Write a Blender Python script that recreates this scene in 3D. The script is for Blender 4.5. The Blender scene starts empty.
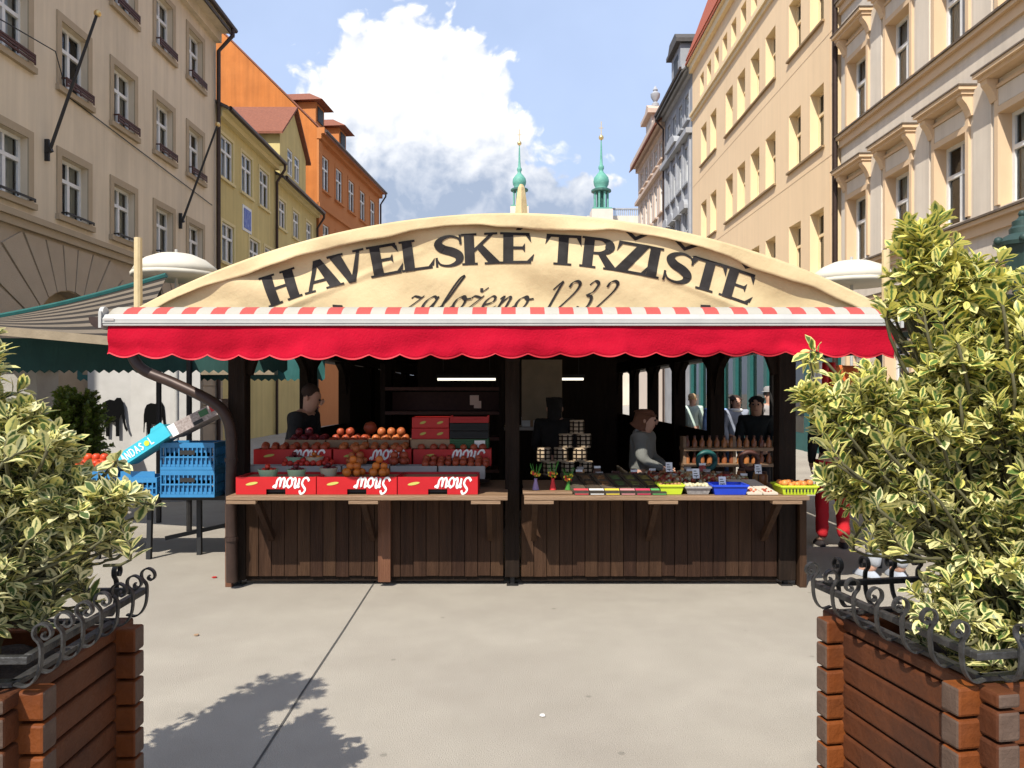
import bpy, math, random
from mathutils import Vector, Matrix, noise as mn
R = math.radians
rnd = random.Random(11)
PI = math.pi
sc = bpy.context.scene
C = sc.collection

# ------------------------------------------------------------------ camera
cam_d = bpy.data.cameras.new('camera')
cam = bpy.data.objects.new('camera', cam_d); C.objects.link(cam)
cam.location = (0, 0, 1.7); cam.rotation_euler = (R(90), 0, 0)
cam_d.sensor_width = 36; cam_d.lens = 760 / 1024 * 36
cam_d.shift_y = 8 / 1024
cam_d.clip_start = 0.05; cam_d.clip_end = 2000
sc.camera = cam
sc.view_settings.view_transform = 'Standard'; sc.view_settings.look = 'None'
sc.view_settings.gamma = 1; sc.view_settings.use_curve_mapping = False
sc.view_settings.exposure = 0.58
sc.render.resolution_x = 1024; sc.render.resolution_y = 768
sc.cycles.max_bounces = 7; sc.cycles.diffuse_bounces = 3; sc.cycles.transparent_max_bounces = 12
sc.cycles.sample_clamp_indirect = 8
sc.cycles.use_denoising = True

# ------------------------------------------------------------------ sun
AZ, EL = R(26), R(49)
to_sun = Vector((-math.sin(AZ) * math.cos(EL), -math.cos(AZ) * math.cos(EL), math.sin(EL)))
sd = bpy.data.lights.new('sun', 'SUN'); sd.energy = 4.4; sd.angle = R(0.5); sd.color = (1, .955, .87)
so = bpy.data.objects.new('sun', sd); C.objects.link(so)
so.rotation_euler = to_sun.to_track_quat('Z', 'Y').to_euler(); so.location = (-20, -30, 40)

# ------------------------------------------------------------------ sky with a cumulus cloud (by direction)
W = bpy.data.worlds.new('World'); sc.world = W; W.use_nodes = True
nt = W.node_tree; nt.nodes.clear(); L = nt.links
def N(t, **k):
    n = nt.nodes.new(t)
    for a, b in k.items(): setattr(n, a, b)
    return n
def mth(op, a, b=None, clamp=False):
    n = N('ShaderNodeMath', operation=op); n.use_clamp = clamp
    for i, x in enumerate((a, b)):
        if x is None: continue
        if isinstance(x, (int, float)): n.inputs[i].default_value = x
        else: L.new(x, n.inputs[i])
    return n.outputs[0]
def mixc(f, a, b):
    n = N('ShaderNodeMix', data_type='RGBA')
    if isinstance(f, (int, float)): n.inputs[0].default_value = f
    else: L.new(f, n.inputs[0])
    for i, x in ((6, a), (7, b)):
        if isinstance(x, tuple): n.inputs[i].default_value = (*x, 1)
        else: L.new(x, n.inputs[i])
    return n.outputs[2]
def ramp(x, lo, hi):
    n = N('ShaderNodeMapRange', interpolation_type='SMOOTHSTEP'); L.new(x, n.inputs[0])
    n.inputs[1].default_value = lo; n.inputs[2].default_value = hi
    return n.outputs[0]
sky = N('ShaderNodeTexSky', sky_type='NISHITA'); sky.sun_disc = False
sky.sun_elevation = EL; sky.sun_rotation = R(206); sky.air_density = 1.0; sky.dust_density = 1.2; sky.ozone_density = 1.5
tc = N('ShaderNodeTexCoord'); sp = N('ShaderNodeSeparateXYZ'); L.new(tc.outputs['Generated'], sp.inputs[0])
yy = mth('MAXIMUM', sp.outputs[1], .05)
u = mth('DIVIDE', sp.outputs[0], yy); v = mth('DIVIDE', sp.outputs[2], yy)
cb = N('ShaderNodeCombineXYZ'); L.new(u, cb.inputs[0]); L.new(v, cb.inputs[1])
def noise_at(vec, scale, detail, rough=.55):
    n = N('ShaderNodeTexNoise'); n.inputs['Scale'].default_value = scale; n.inputs['Detail'].default_value = detail
    n.inputs['Roughness'].default_value = rough; L.new(vec, n.inputs['Vector']); return n.outputs['Fac']
blobs = [(-.175, .415, .070), (-.140, .440, .055), (-.095, .418, .058), (-.205, .385, .075), (-.06, .395, .055), (-.23, .33, .07), (-.19, .405, .075), (-.11, .37, .11),
         (-.13, .36, .13), (-.065, .33, .062), (-.20, .29, .13), (-.08, .27, .12), (-.01, .30, .045), (.035, .26, .045), (.085, .255, .04), (-.14, .20, .17), (-.04, .20, .13), (.06, .21, .07),
         (-.9, .32, .25), (-.75, .22, .2), (.75, .2, .25), (.95, .33, .2)]
acc = None
for bx_, by_, br_ in blobs:
    d = N('ShaderNodeVectorMath', operation='DISTANCE'); L.new(cb.outputs[0], d.inputs[0]); d.inputs[1].default_value = (bx_, by_, 0)
    q = mth('SUBTRACT', 1.0, mth('DIVIDE', d.outputs['Value'], br_))
    q = mth('MULTIPLY', q, br_ / .08)
    if acc is None: acc = q
    else:
        n = N('ShaderNodeMath', operation='SMOOTH_MAX'); L.new(acc, n.inputs[0]); L.new(q, n.inputs[1]); n.inputs[2].default_value = .25
        acc = n.outputs[0]
nz = noise_at(cb.outputs[0], 17, 9, .6)
nz2 = noise_at(cb.outputs[0], 70, 8, .65)
# billows: rounded cells, warped a little by noise
wn = N('ShaderNodeTexNoise'); wn.inputs['Scale'].default_value = 9; wn.inputs['Detail'].default_value = 5; L.new(cb.outputs[0], wn.inputs['Vector'])
def billow(vec, scale):
    a = N('ShaderNodeVectorMath', operation='MULTIPLY_ADD'); L.new(wn.outputs['Color'], a.inputs[0]); a.inputs[1].default_value = (.10, .10, 0); L.new(vec, a.inputs[2])
    n = N('ShaderNodeTexVoronoi', feature='SMOOTH_F1', voronoi_dimensions='2D'); n.inputs['Scale'].default_value = scale; n.inputs['Smoothness'].default_value = .35; L.new(a.outputs[0], n.inputs['Vector'])
    n.inputs['Detail'].default_value = 2.5; n.inputs['Roughness'].default_value = .45; n.inputs['Lacunarity'].default_value = 2.4
    return n.outputs['Distance']
bl = billow(cb.outputs[0], 20)
dens = mth('ADD', acc, mth('ADD', mth('MULTIPLY', mth('SUBTRACT', .42, bl), .62), mth('ADD', mth('MULTIPLY', mth('SUBTRACT', nz, .5), .32), mth('MULTIPLY', mth('SUBTRACT', nz2, .5), .22))))
dens = mth('ADD', dens, .24)
mask = ramp(dens, -.08, .17)
# relief: difference of the noise toward the sun side, plus a flat grey base
off = N('ShaderNodeVectorMath', operation='ADD'); L.new(cb.outputs[0], off.inputs[0]); off.inputs[1].default_value = (-.010, .013, 0)
rel = mth('SUBTRACT', bl, billow(off.outputs[0], 20))
rel = mth('ADD', mth('MULTIPLY', rel, .7), mth('MULTIPLY', mth('SUBTRACT', noise_at(off.outputs[0], 17, 5, .5), noise_at(cb.outputs[0], 17, 5, .5)), 1.0))
lit = ramp(mth('SUBTRACT', mth('ADD', v, mth('MULTIPLY', mth('SUBTRACT', nz, .5), .12)), mth('MULTIPLY', u, -.10)), .235, .35)
lit = mth('SUBTRACT', mth('MULTIPLY', lit, .90), mth('MULTIPLY', rel, .6), True)
ccol = mixc(lit, (2.9, 3.5, 4.6), (7.9, 7.9, 7.95))
veil = ramp(noise_at(cb.outputs[0], 2.2, 5, .5), .35, .75)
base = mixc(mth('ADD', .62, mth('MULTIPLY', veil, .22)), sky.outputs[0], (4.5, 5.5, 7.7))
fin = mixc(mask, base, ccol)
bg = N('ShaderNodeBackground'); bg.inputs[1].default_value = .102; L.new(fin, bg.inputs[0])
wo = N('ShaderNodeOutputWorld'); L.new(bg.outputs[0], wo.inputs[0])

# ------------------------------------------------------------------ helpers: materials
def mat(name, col, col2=None, rough=.7, scale=4.0, detail=6, bump=0.0, bscale=30, metal=0.0, stretch=(1, 1, 1), spec=.4, rvar=0.0, c3=None, s3=.6, coat=0, speck=0, streak=0):
    m = bpy.data.materials.new(name); m.use_nodes = True; t = m.node_tree; p = t.nodes['Principled BSDF']
    p.inputs['Roughness'].default_value = rough; p.inputs['Metallic'].default_value = metal
    p.inputs['Specular IOR Level'].default_value = spec; p.inputs['Coat Weight'].default_value = coat
    if col2 is None and not bump: p.inputs['Base Color'].default_value = (*col, 1); return m
    co = t.nodes.new('ShaderNodeTexCoord'); mp = t.nodes.new('ShaderNodeMapping'); mp.inputs['Scale'].default_value = stretch
    t.links.new(co.outputs['Object'], mp.inputs[0])
    def nse(s, d=detail):
        n = t.nodes.new('ShaderNodeTexNoise'); n.inputs['Scale'].default_value = s; n.inputs['Detail'].default_value = d
        n.inputs['Roughness'].default_value = .6; t.links.new(mp.outputs[0], n.inputs['Vector']); return n.outputs['Fac']
    def mx(f, a, b):
        n = t.nodes.new('ShaderNodeMix'); n.data_type = 'RGBA'
        t.links.new(f, n.inputs[0])
        for i, x in ((6, a), (7, b)):
            if isinstance(x, tuple): n.inputs[i].default_value = (*x, 1)
            else: t.links.new(x, n.inputs[i])
        return n.outputs[2]
    def mr(x, lo, hi, a=0, b=1):
        n = t.nodes.new('ShaderNodeMapRange'); t.links.new(x, n.inputs[0])
        for i, q in enumerate((lo, hi, a, b)): n.inputs[i + 1].default_value = q
        return n.outputs[0]
    c = None
    if col2 is not None:
        c = mx(mr(nse(scale), .3, .7), col, col2)
        if c3 is not None: c = mx(mr(nse(s3, 8), .45, .72), c, c3)
    else: p.inputs['Base Color'].default_value = (*col, 1)
    if speck:      # fine aggregate in the surface
        h = t.nodes.new('ShaderNodeHueSaturation'); t.links.new(mr(nse(230, 2), .3, .7, 1 - speck, 1 + speck), h.inputs['Value']); t.links.new(c, h.inputs['Color']); c = h.outputs[0]
        h = t.nodes.new('ShaderNodeHueSaturation'); t.links.new(mr(nse(.9, 4), .62, .74, 1, .86), h.inputs['Value']); t.links.new(c, h.inputs['Color']); c = h.outputs[0]
    if speck:      # trodden gum spots and drips
        vo = t.nodes.new('ShaderNodeTexVoronoi'); vo.inputs['Scale'].default_value = 2.6; t.links.new(mp.outputs[0], vo.inputs['Vector'])
        h = t.nodes.new('ShaderNodeHueSaturation'); t.links.new(mr(vo.outputs['Distance'], .035, .055, .72, 1), h.inputs['Value']); t.links.new(c, h.inputs['Color']); c = h.outputs[0]
    if streak:     # rain-washed streaks and patches on plaster
        m2 = t.nodes.new('ShaderNodeMapping'); m2.inputs['Scale'].default_value = (2.2, 2.2, .12); t.links.new(co.outputs['Object'], m2.inputs[0])
        n = t.nodes.new('ShaderNodeTexNoise'); n.inputs['Scale'].default_value = 1.6; n.inputs['Detail'].default_value = 8; n.inputs['Roughness'].default_value = .65; t.links.new(m2.outputs[0], n.inputs['Vector'])
        h = t.nodes.new('ShaderNodeHueSaturation'); t.links.new(mr(n.outputs['Fac'], .35, .7, 1 + streak * .3, 1 - streak), h.inputs['Value']); t.links.new(c, h.inputs['Color']); c = h.outputs[0]
        h = t.nodes.new('ShaderNodeHueSaturation'); t.links.new(mr(nse(.35, 8), .5, .75, 1, 1 - streak * .9), h.inputs['Value']); t.links.new(c, h.inputs['Color']); c = h.outputs[0]
    if rvar:
        oi = t.nodes.new('ShaderNodeObjectInfo'); h = t.nodes.new('ShaderNodeHueSaturation')
        t.links.new(mr(oi.outputs['Random'], 0, 1, 1 - rvar, 1 + rvar), h.inputs['Value'])
        t.links.new(mr(oi.outputs['Random'], 0, 1, .5 - rvar * .02, .5 + rvar * .02), h.inputs['Hue'])
        t.links.new(c, h.inputs['Color']); c = h.outputs[0]
    if c is not None: t.links.new(c, p.inputs['Base Color'])
    if bump:
        b = t.nodes.new('ShaderNodeBump'); b.inputs['Strength'].default_value = bump; b.inputs['Distance'].default_value = .02
        t.links.new(nse(bscale), b.inputs['Height']); t.links.new(b.outputs[0], p.inputs['Normal'])
        t.links.new(mr(nse(bscale * .6), .3, .7, rough - .08, min(1, rough + .1)), p.inputs['Roughness'])
    return m
def emit(name, col, s):
    m = bpy.data.materials.new(name); m.use_nodes = True; p = m.node_tree.nodes['Principled BSDF']
    p.inputs['Base Color'].default_value = (*col, 1); p.inputs['Emission Color'].default_value = (*col, 1); p.inputs['Emission Strength'].default_value = s
    return m
def glass(name):
    m = bpy.data.materials.new(name); m.use_nodes = True; t = m.node_tree; t.nodes.clear()
    o = t.nodes.new('ShaderNodeOutputMaterial'); mx = t.nodes.new('ShaderNodeMixShader'); g = t.nodes.new('ShaderNodeBsdfGlossy')
    tr = t.nodes.new('ShaderNodeBsdfTransparent'); fr = t.nodes.new('ShaderNodeFresnel'); fr.inputs[0].default_value = 1.6
    g.inputs['Roughness'].default_value = .03; tr.inputs[0].default_value = (.75, .8, .8, 1)
    t.links.new(fr.outputs[0], mx.inputs[0]); t.links.new(tr.outputs[0], mx.inputs[1]); t.links.new(g.outputs[0], mx.inputs[2]); t.links.new(mx.outputs[0], o.inputs[0])
    return m
def leafmat(name, green, cream, yellow, thr=.42):
    m = bpy.data.materials.new(name); m.use_nodes = True; t = m.node_tree; p = t.nodes['Principled BSDF']
    def at(n): a = t.nodes.new('ShaderNodeAttribute'); a.attribute_name = n; return a.outputs['Fac']
    def ma(op, a, b):
        n = t.nodes.new('ShaderNodeMath'); n.operation = op
        for i, x in enumerate((a, b)):
            if isinstance(x, (int, float)): n.inputs[i].default_value = x
            else: t.links.new(x, n.inputs[i])
        return n.outputs[0]
    def mx(f, a, b):
        n = t.nodes.new('ShaderNodeMix'); n.data_type = 'RGBA'; t.links.new(f, n.inputs[0])
        for i, x in ((6, a), (7, b)):
            if isinstance(x, tuple): n.inputs[i].default_value = (*x, 1)
            else: t.links.new(x, n.inputs[i])
        return n.outputs[2]
    e, va, vb = at('edge'), at('vara'), at('varb')
    co = t.nodes.new('ShaderNodeTexCoord'); nz = t.nodes.new('ShaderNodeTexNoise'); nz.inputs['Scale'].default_value = 90; nz.inputs['Detail'].default_value = 3
    t.links.new(co.outputs['Object'], nz.inputs[0])
    x = ma('ADD', e, ma('ADD', ma('MULTIPLY', ma('SUBTRACT', nz.outputs[0], .5), .7), ma('MULTIPLY', ma('SUBTRACT', va, .5), .75)))
    r = t.nodes.new('ShaderNodeMapRange'); t.links.new(x, r.inputs[0]); r.inputs[1].default_value = thr - .10; r.inputs[2].default_value = thr + .16
    cr = mx(vb, cream, yellow)
    gg = mx(vb, green, tuple(g * 1.7 for g in green))
    t.links.new(mx(r.outputs[0], gg, cr), p.inputs['Base Color']); p.inputs['Roughness'].default_value = .38; p.inputs['Specular IOR Level'].default_value = .35
    tl = t.nodes.new('ShaderNodeBsdfTranslucent'); t.links.new(mx(r.outputs[0], gg, cr), tl.inputs[0])
    ms = t.nodes.new('ShaderNodeMixShader'); ms.inputs[0].default_value = .34
    o = t.nodes['Material Output']; t.links.new(p.outputs[0], ms.inputs[1]); t.links.new(tl.outputs[0], ms.inputs[2]); t.links.new(ms.outputs[0], o.inputs[0])
    return m

# ------------------------------------------------------------------ helpers: meshes
KIDS = {}
class MB:
    def __init__(s): s.v = []; s.f = []; s.m = []; s.at = {}
    def add(s, pts, faces, m=0):
        b = len(s.v); s.v += [tuple(p) for p in pts]
        for f in faces: s.f.append([b + i for i in f]); s.m.append(m)
    def poly(s, pts, m=0): s.add(pts, [range(len(pts))], m)
    def box(s, x0, x1, y0, y1, z0, z1, m=0, M=None):
        p = [Vector((x, y, z)) for z in (z0, z1) for y in (y0, y1) for x in (x0, x1)]
        if M is not None: p = [M @ q for q in p]
        s.add(p, [(0, 2, 3, 1), (4, 5, 7, 6), (0, 1, 5, 4), (2, 6, 7, 3), (0, 4, 6, 2), (1, 3, 7, 5)], m)
    def bar(s, a, b, w, h, m=0, up=(0, 0, 1)):
        a, b = Vector(a), Vector(b); d = (b - a).normalized(); upv = Vector(up)
        if abs(d.dot(upv)) > .99: upv = Vector((0, 1, 0))
        x = d.cross(upv).normalized() * w / 2; z = x.cross(d).normalized() * h / 2
        p = [q + i * x + j * z for q in (a, b) for j in (-1, 1) for i in (-1, 1)]
        s.add(p, [(0, 1, 3, 2), (4, 6, 7, 5), (0, 4, 5, 1), (2, 3, 7, 6), (0, 2, 6, 4), (1, 5, 7, 3)], m)
    def tube(s, path, r, n=8, m=0, cap=True):
        path = [Vector(p) for p in path]; k = len(path); rs = r if isinstance(r, (list, tuple)) else [r] * k
        t0 = (path[1] - path[0]).normalized(); x = t0.orthogonal().normalized(); rings = []
        for i in range(k):
            t = (path[min(i + 1, k - 1)] - path[max(i - 1, 0)]).normalized()
            x = (x - t * x.dot(t)).normalized(); y = t.cross(x)
            rings += [path[i] + rs[i] * (math.cos(2 * PI * j / n) * x + math.sin(2 * PI * j / n) * y) for j in range(n)]
        fs = [(i * n + j, i * n + (j + 1) % n, (i + 1) * n + (j + 1) % n, (i + 1) * n + j) for i in range(k - 1) for j in range(n)]
        if cap: fs += [list(range(n))[::-1], [(k - 1) * n + j for j in range(n)]]
        s.add(rings, fs, m)
    def ribbon(s, path, w, th, side, m=0):
        # flat bar of width w along vector side, thickness th
        path = [Vector(p) for p in path]; side = Vector(side).normalized() * w / 2; k = len(path); pts = []
        for i in range(k):
            t = (path[min(i + 1, k - 1)] - path[max(i - 1, 0)]).normalized(); nn = t.cross(side).normalized() * th / 2
            pts += [path[i] + side + nn, path[i] - side + nn, path[i] - side - nn, path[i] + side - nn]
        fs = [(i * 4 + j, i * 4 + (j + 1) % 4, (i + 1) * 4 + (j + 1) % 4, (i + 1) * 4 + j) for i in range(k - 1) for j in range(4)]
        s.add(pts, fs + [(0, 3, 2, 1), tuple((k - 1) * 4 + j for j in range(4))], m)
    def lathe(s, prof, n=16, c=(0, 0, 0), m=0, M=None):
        pts = [Vector((r * math.cos(2 * PI * j / n) + c[0], r * math.sin(2 * PI * j / n) + c[1], z + c[2])) for r, z in prof for j in range(n)]
        if M is not None: pts = [M @ p for p in pts]
        k = len(prof); fs = [(i * n + j, i * n + (j + 1) % n, (i + 1) * n + (j + 1) % n, (i + 1) * n + j) for i in range(k - 1) for j in range(n)]
        if prof[0][0] > 1e-4: fs.append(list(range(n))[::-1])
        if prof[-1][0] > 1e-4: fs.append([(k - 1) * n + j for j in range(n)])
        s.add(pts, fs, m)
    def ball(s, c, r, n=10, m=0, sq=(1, 1, 1)):
        k = max(5, n // 2 + 1)
        prof = [(math.sin(PI * i / (k - 1)), -math.cos(PI * i / (k - 1))) for i in range(k)]
        c = Vector(c); pts = [c + Vector((p * math.cos(2 * PI * j / n) * sq[0], p * math.sin(2 * PI * j / n) * sq[1], z * sq[2])) * r for p, z in prof for j in range(n)]
        s.add(pts, [(i * n + j, i * n + (j + 1) % n, (i + 1) * n + (j + 1) % n, (i + 1) * n + j) for i in range(k - 1) for j in range(n)], m)
    def grid(s, fn, nu, nv, m=0, mf=None):
        b = len(s.v)
        for i in range(nu + 1):
            for j in range(nv + 1): s.v.append(tuple(fn(i / nu, j / nv)))
        for i in range(nu):
            for j in range(nv):
                a = b + i * (nv + 1) + j; s.f.append([a, a + nv + 1, a + nv + 2, a + 1]); s.m.append(mf(i, j) if mf else m)
    def prism(s, pts, d, m=0):
        # closed outline pts extruded by vector d
        pts = [Vector(p) for p in pts]; d = Vector(d); n = len(pts)
        s.add(pts + [p + d for p in pts], [list(range(n))[::-1], [n + i for i in range(n)]] + [(i, (i + 1) % n, n + (i + 1) % n, n + i) for i in range(n)], m)
    def build(s, name, mats, parent=None, loc=(0, 0, 0), smooth=None, bevel=0, rot=None):
        me = bpy.data.meshes.new(name); me.from_pydata(s.v, [], s.f)
        for q in (mats if isinstance(mats, (list, tuple)) else [mats]): me.materials.append(q)
        me.polygons.foreach_set('material_index', s.m)
        for k, vals in s.at.items():
            a = me.attributes.new(k, 'FLOAT', 'POINT'); a.data.foreach_set('value', vals)
        if smooth is not None:
            me.shade_smooth()
            if smooth < 180: me.set_sharp_from_angle(angle=R(smooth))
        me.update(); o = bpy.data.objects.new(name, me); C.objects.link(o); o.location = loc
        if rot is not None: o.rotation_euler = rot
        if parent is not None: o.parent = parent; KIDS.setdefault(parent.name, []).append(o)
        if bevel:
            b = o.modifiers.new('bevel', 'BEVEL'); b.width = bevel; b.segments = 2; b.limit_method = 'ANGLE'; b.angle_limit = R(40)
        return o
def build_each(mb, k, name, mats, parent, **kw):
    # one object for every run of k boxes
    for i in range(0, len(mb.f), 6 * k):
        m = MB(); fs = mb.f[i:i + 6 * k]; b = min(min(f) for f in fs); e = max(max(f) for f in fs)
        m.v = mb.v[b:e + 1]; m.f = [[q - b for q in f] for f in fs]; m.m = mb.m[i:i + 6 * k]; m.build(name, mats, parent, **kw)
def tag(o, label=None, cat=None, group=None, kind=None):
    if label: o['label'] = label
    if cat: o['category'] = cat
    if group: o['group'] = group
    if kind: o['kind'] = kind
    return o
def thing(name, label, cat, loc=(0, 0, 0), rz=0, group=None):
    o = bpy.data.objects.new(name, None); C.objects.link(o); o.location = loc; o.rotation_euler = (0, 0, rz); o.empty_display_size = .1
    return tag(o, label, cat, group)
def copy_tree(o, parent=None):
    kids = list(KIDS.get(o.name, []))
    c = o.copy(); C.objects.link(c)
    if parent is not None: c.parent = parent; KIDS.setdefault(parent.name, []).append(c)
    for ch in kids: copy_tree(ch, c)
    return c
def dup(o, loc, rz=None, label=None, scale=None, group=None):
    c = copy_tree(o); c.location = loc
    if rz is not None: c.rotation_euler = (0, 0, rz)
    if label: c['label'] = label
    if group: c['group'] = group
    if scale: c.scale = (scale,) * 3 if isinstance(scale, (int, float)) else scale
    return c
def smoothpath(pts, n=6):
    pts = [Vector(p) for p in pts]; out = []
    for i in range(len(pts) - 1):
        p0, p1, p2, p3 = pts[max(i - 1, 0)], pts[i], pts[i + 1], pts[min(i + 2, len(pts) - 1)]
        for k in range(n):
            t = k / n
            out.append(.5 * ((2 * p1) + (p2 - p0) * t + (2 * p0 - 5 * p1 + 4 * p2 - p3) * t * t + (3 * p1 - p0 - 3 * p2 + p3) * t ** 3))
    return out + [pts[-1]]

# ------------------------------------------------------------------ materials
M = {}
M['ground'] = mat('pavement', (.33, .295, .24), (.375, .335, .275), .88, 3, 10, .5, 160, c3=(.285, .25, .205), s3=.4, speck=.35)
M['joint'] = mat('joint', (.05, .045, .04), (.09, .085, .075), .95, 20)
M['tan'] = mat('tan plaster', (.64, .535, .395), (.68, .57, .42), .9, .8, 8, .25, 60, c3=(.58, .485, .355), s3=.25, streak=.14)
M['tan_trim'] = mat('tan trim', (.36, .285, .19), (.40, .315, .215), .9, 3, 6, .2, 60)
M['rust'] = mat('rusticated stone', (.37, .295, .21), (.42, .335, .24), .9, 2, 8, .4, 40)
M['white'] = mat('white paint', (.72, .72, .70), (.64, .64, .62), .5, 8)
M['dark'] = mat('dark interior', (.012, .012, .013), rough=.9)
M['glass'] = glass('window glass')
M['curtain'] = mat('curtain', (.68, .68, .66), (.48, .48, .47), .9, 14, stretch=(1, 1, .05))
M['iron'] = mat('dark iron', (.018, .017, .017), (.035, .032, .03), .5, 30, metal=.3)
M['redrail'] = mat('red brown rail', (.055, .018, .013), (.085, .03, .02), .6, 20)
M['gutter'] = mat('brown gutter', (.035, .02, .015), (.055, .032, .024), .45, 10, metal=.3)
M['ochre'] = mat('ochre plaster', (.56, .455, .19), (.60, .49, .21), .9, .9, 8, .2, 60, c3=(.50, .40, .17), s3=.3, streak=.14)
M['ochre_trim'] = mat('ochre trim', (.62, .52, .27), (.66, .55, .29), .9, 3)
M['orange'] = mat('orange plaster', (.47, .15, .03), (.53, .18, .042), .9, 1.0, 9, .3, 30, c3=(.38, .12, .025), s3=.4, streak=.2)
M['orange_dim'] = mat('brick orange plaster', (.46, .17, .05), (.50, .19, .06), .9, 1.0, 9, .2, 40)
M['tile'] = mat('roof tile', (.17, .06, .035), (.25, .09, .05), .85, 12, 6, .8, 25)
M['redtile'] = mat('red roof tile', (.40, .095, .045), (.30, .07, .033), .85, 9, 6, .8, 14)
M['slate'] = mat('dark roof', (.06, .055, .05), (.09, .08, .075), .8, 8)
M['blueplaque'] = mat('blue picture tiles', (.015, .05, .36), (.16, .22, .48), .5, 9, 3)
M['yellow'] = mat('yellow plaster', (.80, .585, .36), (.84, .615, .38), .9, .7, 8, .15, 60, c3=(.76, .55, .335), s3=.22, streak=.06)
M['yellow_pale'] = mat('pale yellow trim', (.76, .58, .34), (.80, .62, .37), .85, 2)
M['cream'] = mat('cream plaster', (.66, .57, .46), (.70, .61, .50), .9, .9, 8, .15, 60, c3=(.60, .51, .41), s3=.3, streak=.14)
M['peach'] = mat('peach trim', (.62, .44, .275), (.66, .475, .30), .85, 2, 6, .15, 60)
M['sill'] = mat('brown sill', (.26, .17, .09), (.31, .21, .11), .85, 6)
M['ledge'] = mat('weathered ledge', (.10, .075, .055), (.16, .12, .085), .85, 6)
M['greyst'] = mat('grey stucco', (.25, .255, .27), (.33, .335, .35), .9, 1.2, 8, .3, 30)
M['greytrim'] = mat('grey stucco trim', (.38, .385, .40), (.30, .305, .32), .9, 3)
M['pink'] = mat('pinkish stucco', (.58, .49, .41), (.63, .54, .46), .9, 1.2, 8, .3, 30)
M['pinktrim'] = mat('pinkish trim', (.48, .36, .28), (.53, .41, .33), .9, 3)
M['copper'] = mat('green copper', (.085, .27, .205), (.14, .36, .28), .6, 3, 8)
M['copperdk'] = mat('dark copper', (.03, .09, .075), (.05, .13, .1), .6, 3)
M['lampgreen'] = mat('dark green lamp paint', (.014, .034, .028), (.03, .06, .05), .55, 8)
M['gold'] = mat('gilding', (.7, .5, .22), rough=.35, metal=.8)
M['teal'] = mat('teal paint', (.010, .075, .07), (.016, .10, .092), .5, 8)
M['wood'] = mat('dark brown boards', (.030, .0145, .008), (.058, .029, .016), .62, 3, 8, .6, 10, stretch=(9, 9, .7), rvar=.3, spec=.15)
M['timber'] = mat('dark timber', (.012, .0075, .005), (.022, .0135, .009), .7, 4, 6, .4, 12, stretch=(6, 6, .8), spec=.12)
M['lightboard'] = mat('lighter board', (.10, .038, .018), (.15, .06, .027), .6, 3, 8, .5, 10, stretch=(9, 9, .7))
M['counter'] = mat('counter wood', (.19, .115, .065), (.28, .175, .10), .6, 4, 8, .4, 20, stretch=(.7, 8, 8))
M['canvas'] = mat('cream canvas', (.53, .415, .23), (.59, .465, .262), .8, 1.3, 8, .6, 6, c3=(.45, .345, .185), s3=1.6)
M['ink'] = mat('faded black lettering', (.022, .020, .019), (.042, .039, .037), .95, 6, spec=.05)
M['red'] = mat('red awning cloth', (.36, .0035, .018), (.42, .005, .022), .85, 2, 6, .35, 60, c3=(.31, .003, .014), s3=1.5, spec=.08)
M['str_red'] = mat('faded red stripe', (.36, .052, .045), (.41, .07, .055), .8, 3)
M['str_white'] = mat('off white stripe', (.34, .315, .26), (.40, .37, .31), .8, 3)
M['bar'] = mat('white awning bar', (.44, .43, .40), (.37, .36, .34), .45, 5)
M['dkgreen'] = mat('dark green cloth', (.006, .035, .03), (.01, .05, .042), .8, 4)
M['stripedark'] = mat('dark stripe', (.014, .010, .007), (.022, .016, .011), .85, 5)  # both stripe tones darkened in place of shade on the left awning
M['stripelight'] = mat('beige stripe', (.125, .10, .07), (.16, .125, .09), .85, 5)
M['beige'] = mat('beige wood', (.20, .155, .10), (.26, .205, .135), .7, 5, 6, .3, 20)  # tone lowered to stand in for shade on the awning rail
M['umb'] = mat('white umbrella cloth', (.58, .54, .45), (.52, .485, .40), .85, 3)
M['snow'] = mat('red carton', (.44, .008, .010), (.50, .012, .013), .45, 5, rvar=.12)
M['carton'] = mat('brown carton', (.30, .19, .11), (.36, .235, .14), .8, 8)
M['whiteprint'] = mat('white print', (.82, .80, .77), rough=.5)
M['greycard'] = mat('grey carton', (.40, .37, .34), (.33, .30, .28), .8, 7)
M['blueplastic'] = mat('blue plastic', (.028, .17, .36), (.04, .21, .43), .4, 5)
M['animal'] = mat('black screen print', (.006, .006, .006), rough=.95, spec=.02)
M['turq'] = mat('turquoise carton', (.035, .43, .55), (.05, .48, .60), .5, 6)
M['black'] = mat('black', (.012, .012, .012), (.02, .02, .02), .6, 8)
M['lime'] = mat('lime plastic', (.52, .66, .03), (.58, .72, .05), .4, 6)
M['bluebox'] = mat('royal blue plastic', (.015, .05, .50), (.02, .07, .58), .4, 6)
M['wicker'] = mat('grey wicker', (.20, .19, .18), (.36, .34, .32), .8, 40)
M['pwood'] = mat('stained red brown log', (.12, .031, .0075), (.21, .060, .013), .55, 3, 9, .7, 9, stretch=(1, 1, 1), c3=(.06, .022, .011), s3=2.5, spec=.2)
M['pend'] = mat('weathered end grain', (.070, .040, .026), (.105, .066, .046), .8, 14, 8, .3, 50)
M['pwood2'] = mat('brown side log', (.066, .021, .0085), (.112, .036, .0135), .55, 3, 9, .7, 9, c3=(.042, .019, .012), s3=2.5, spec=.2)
M['scroll'] = mat('worn wrought iron', (.035, .034, .033), (.085, .082, .079), .48, 25, 6, .4, 40, metal=.55)
M['soil'] = mat('soil', (.03, .02, .013), (.06, .04, .027), 1, 30, 6, 1, 60)
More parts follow.
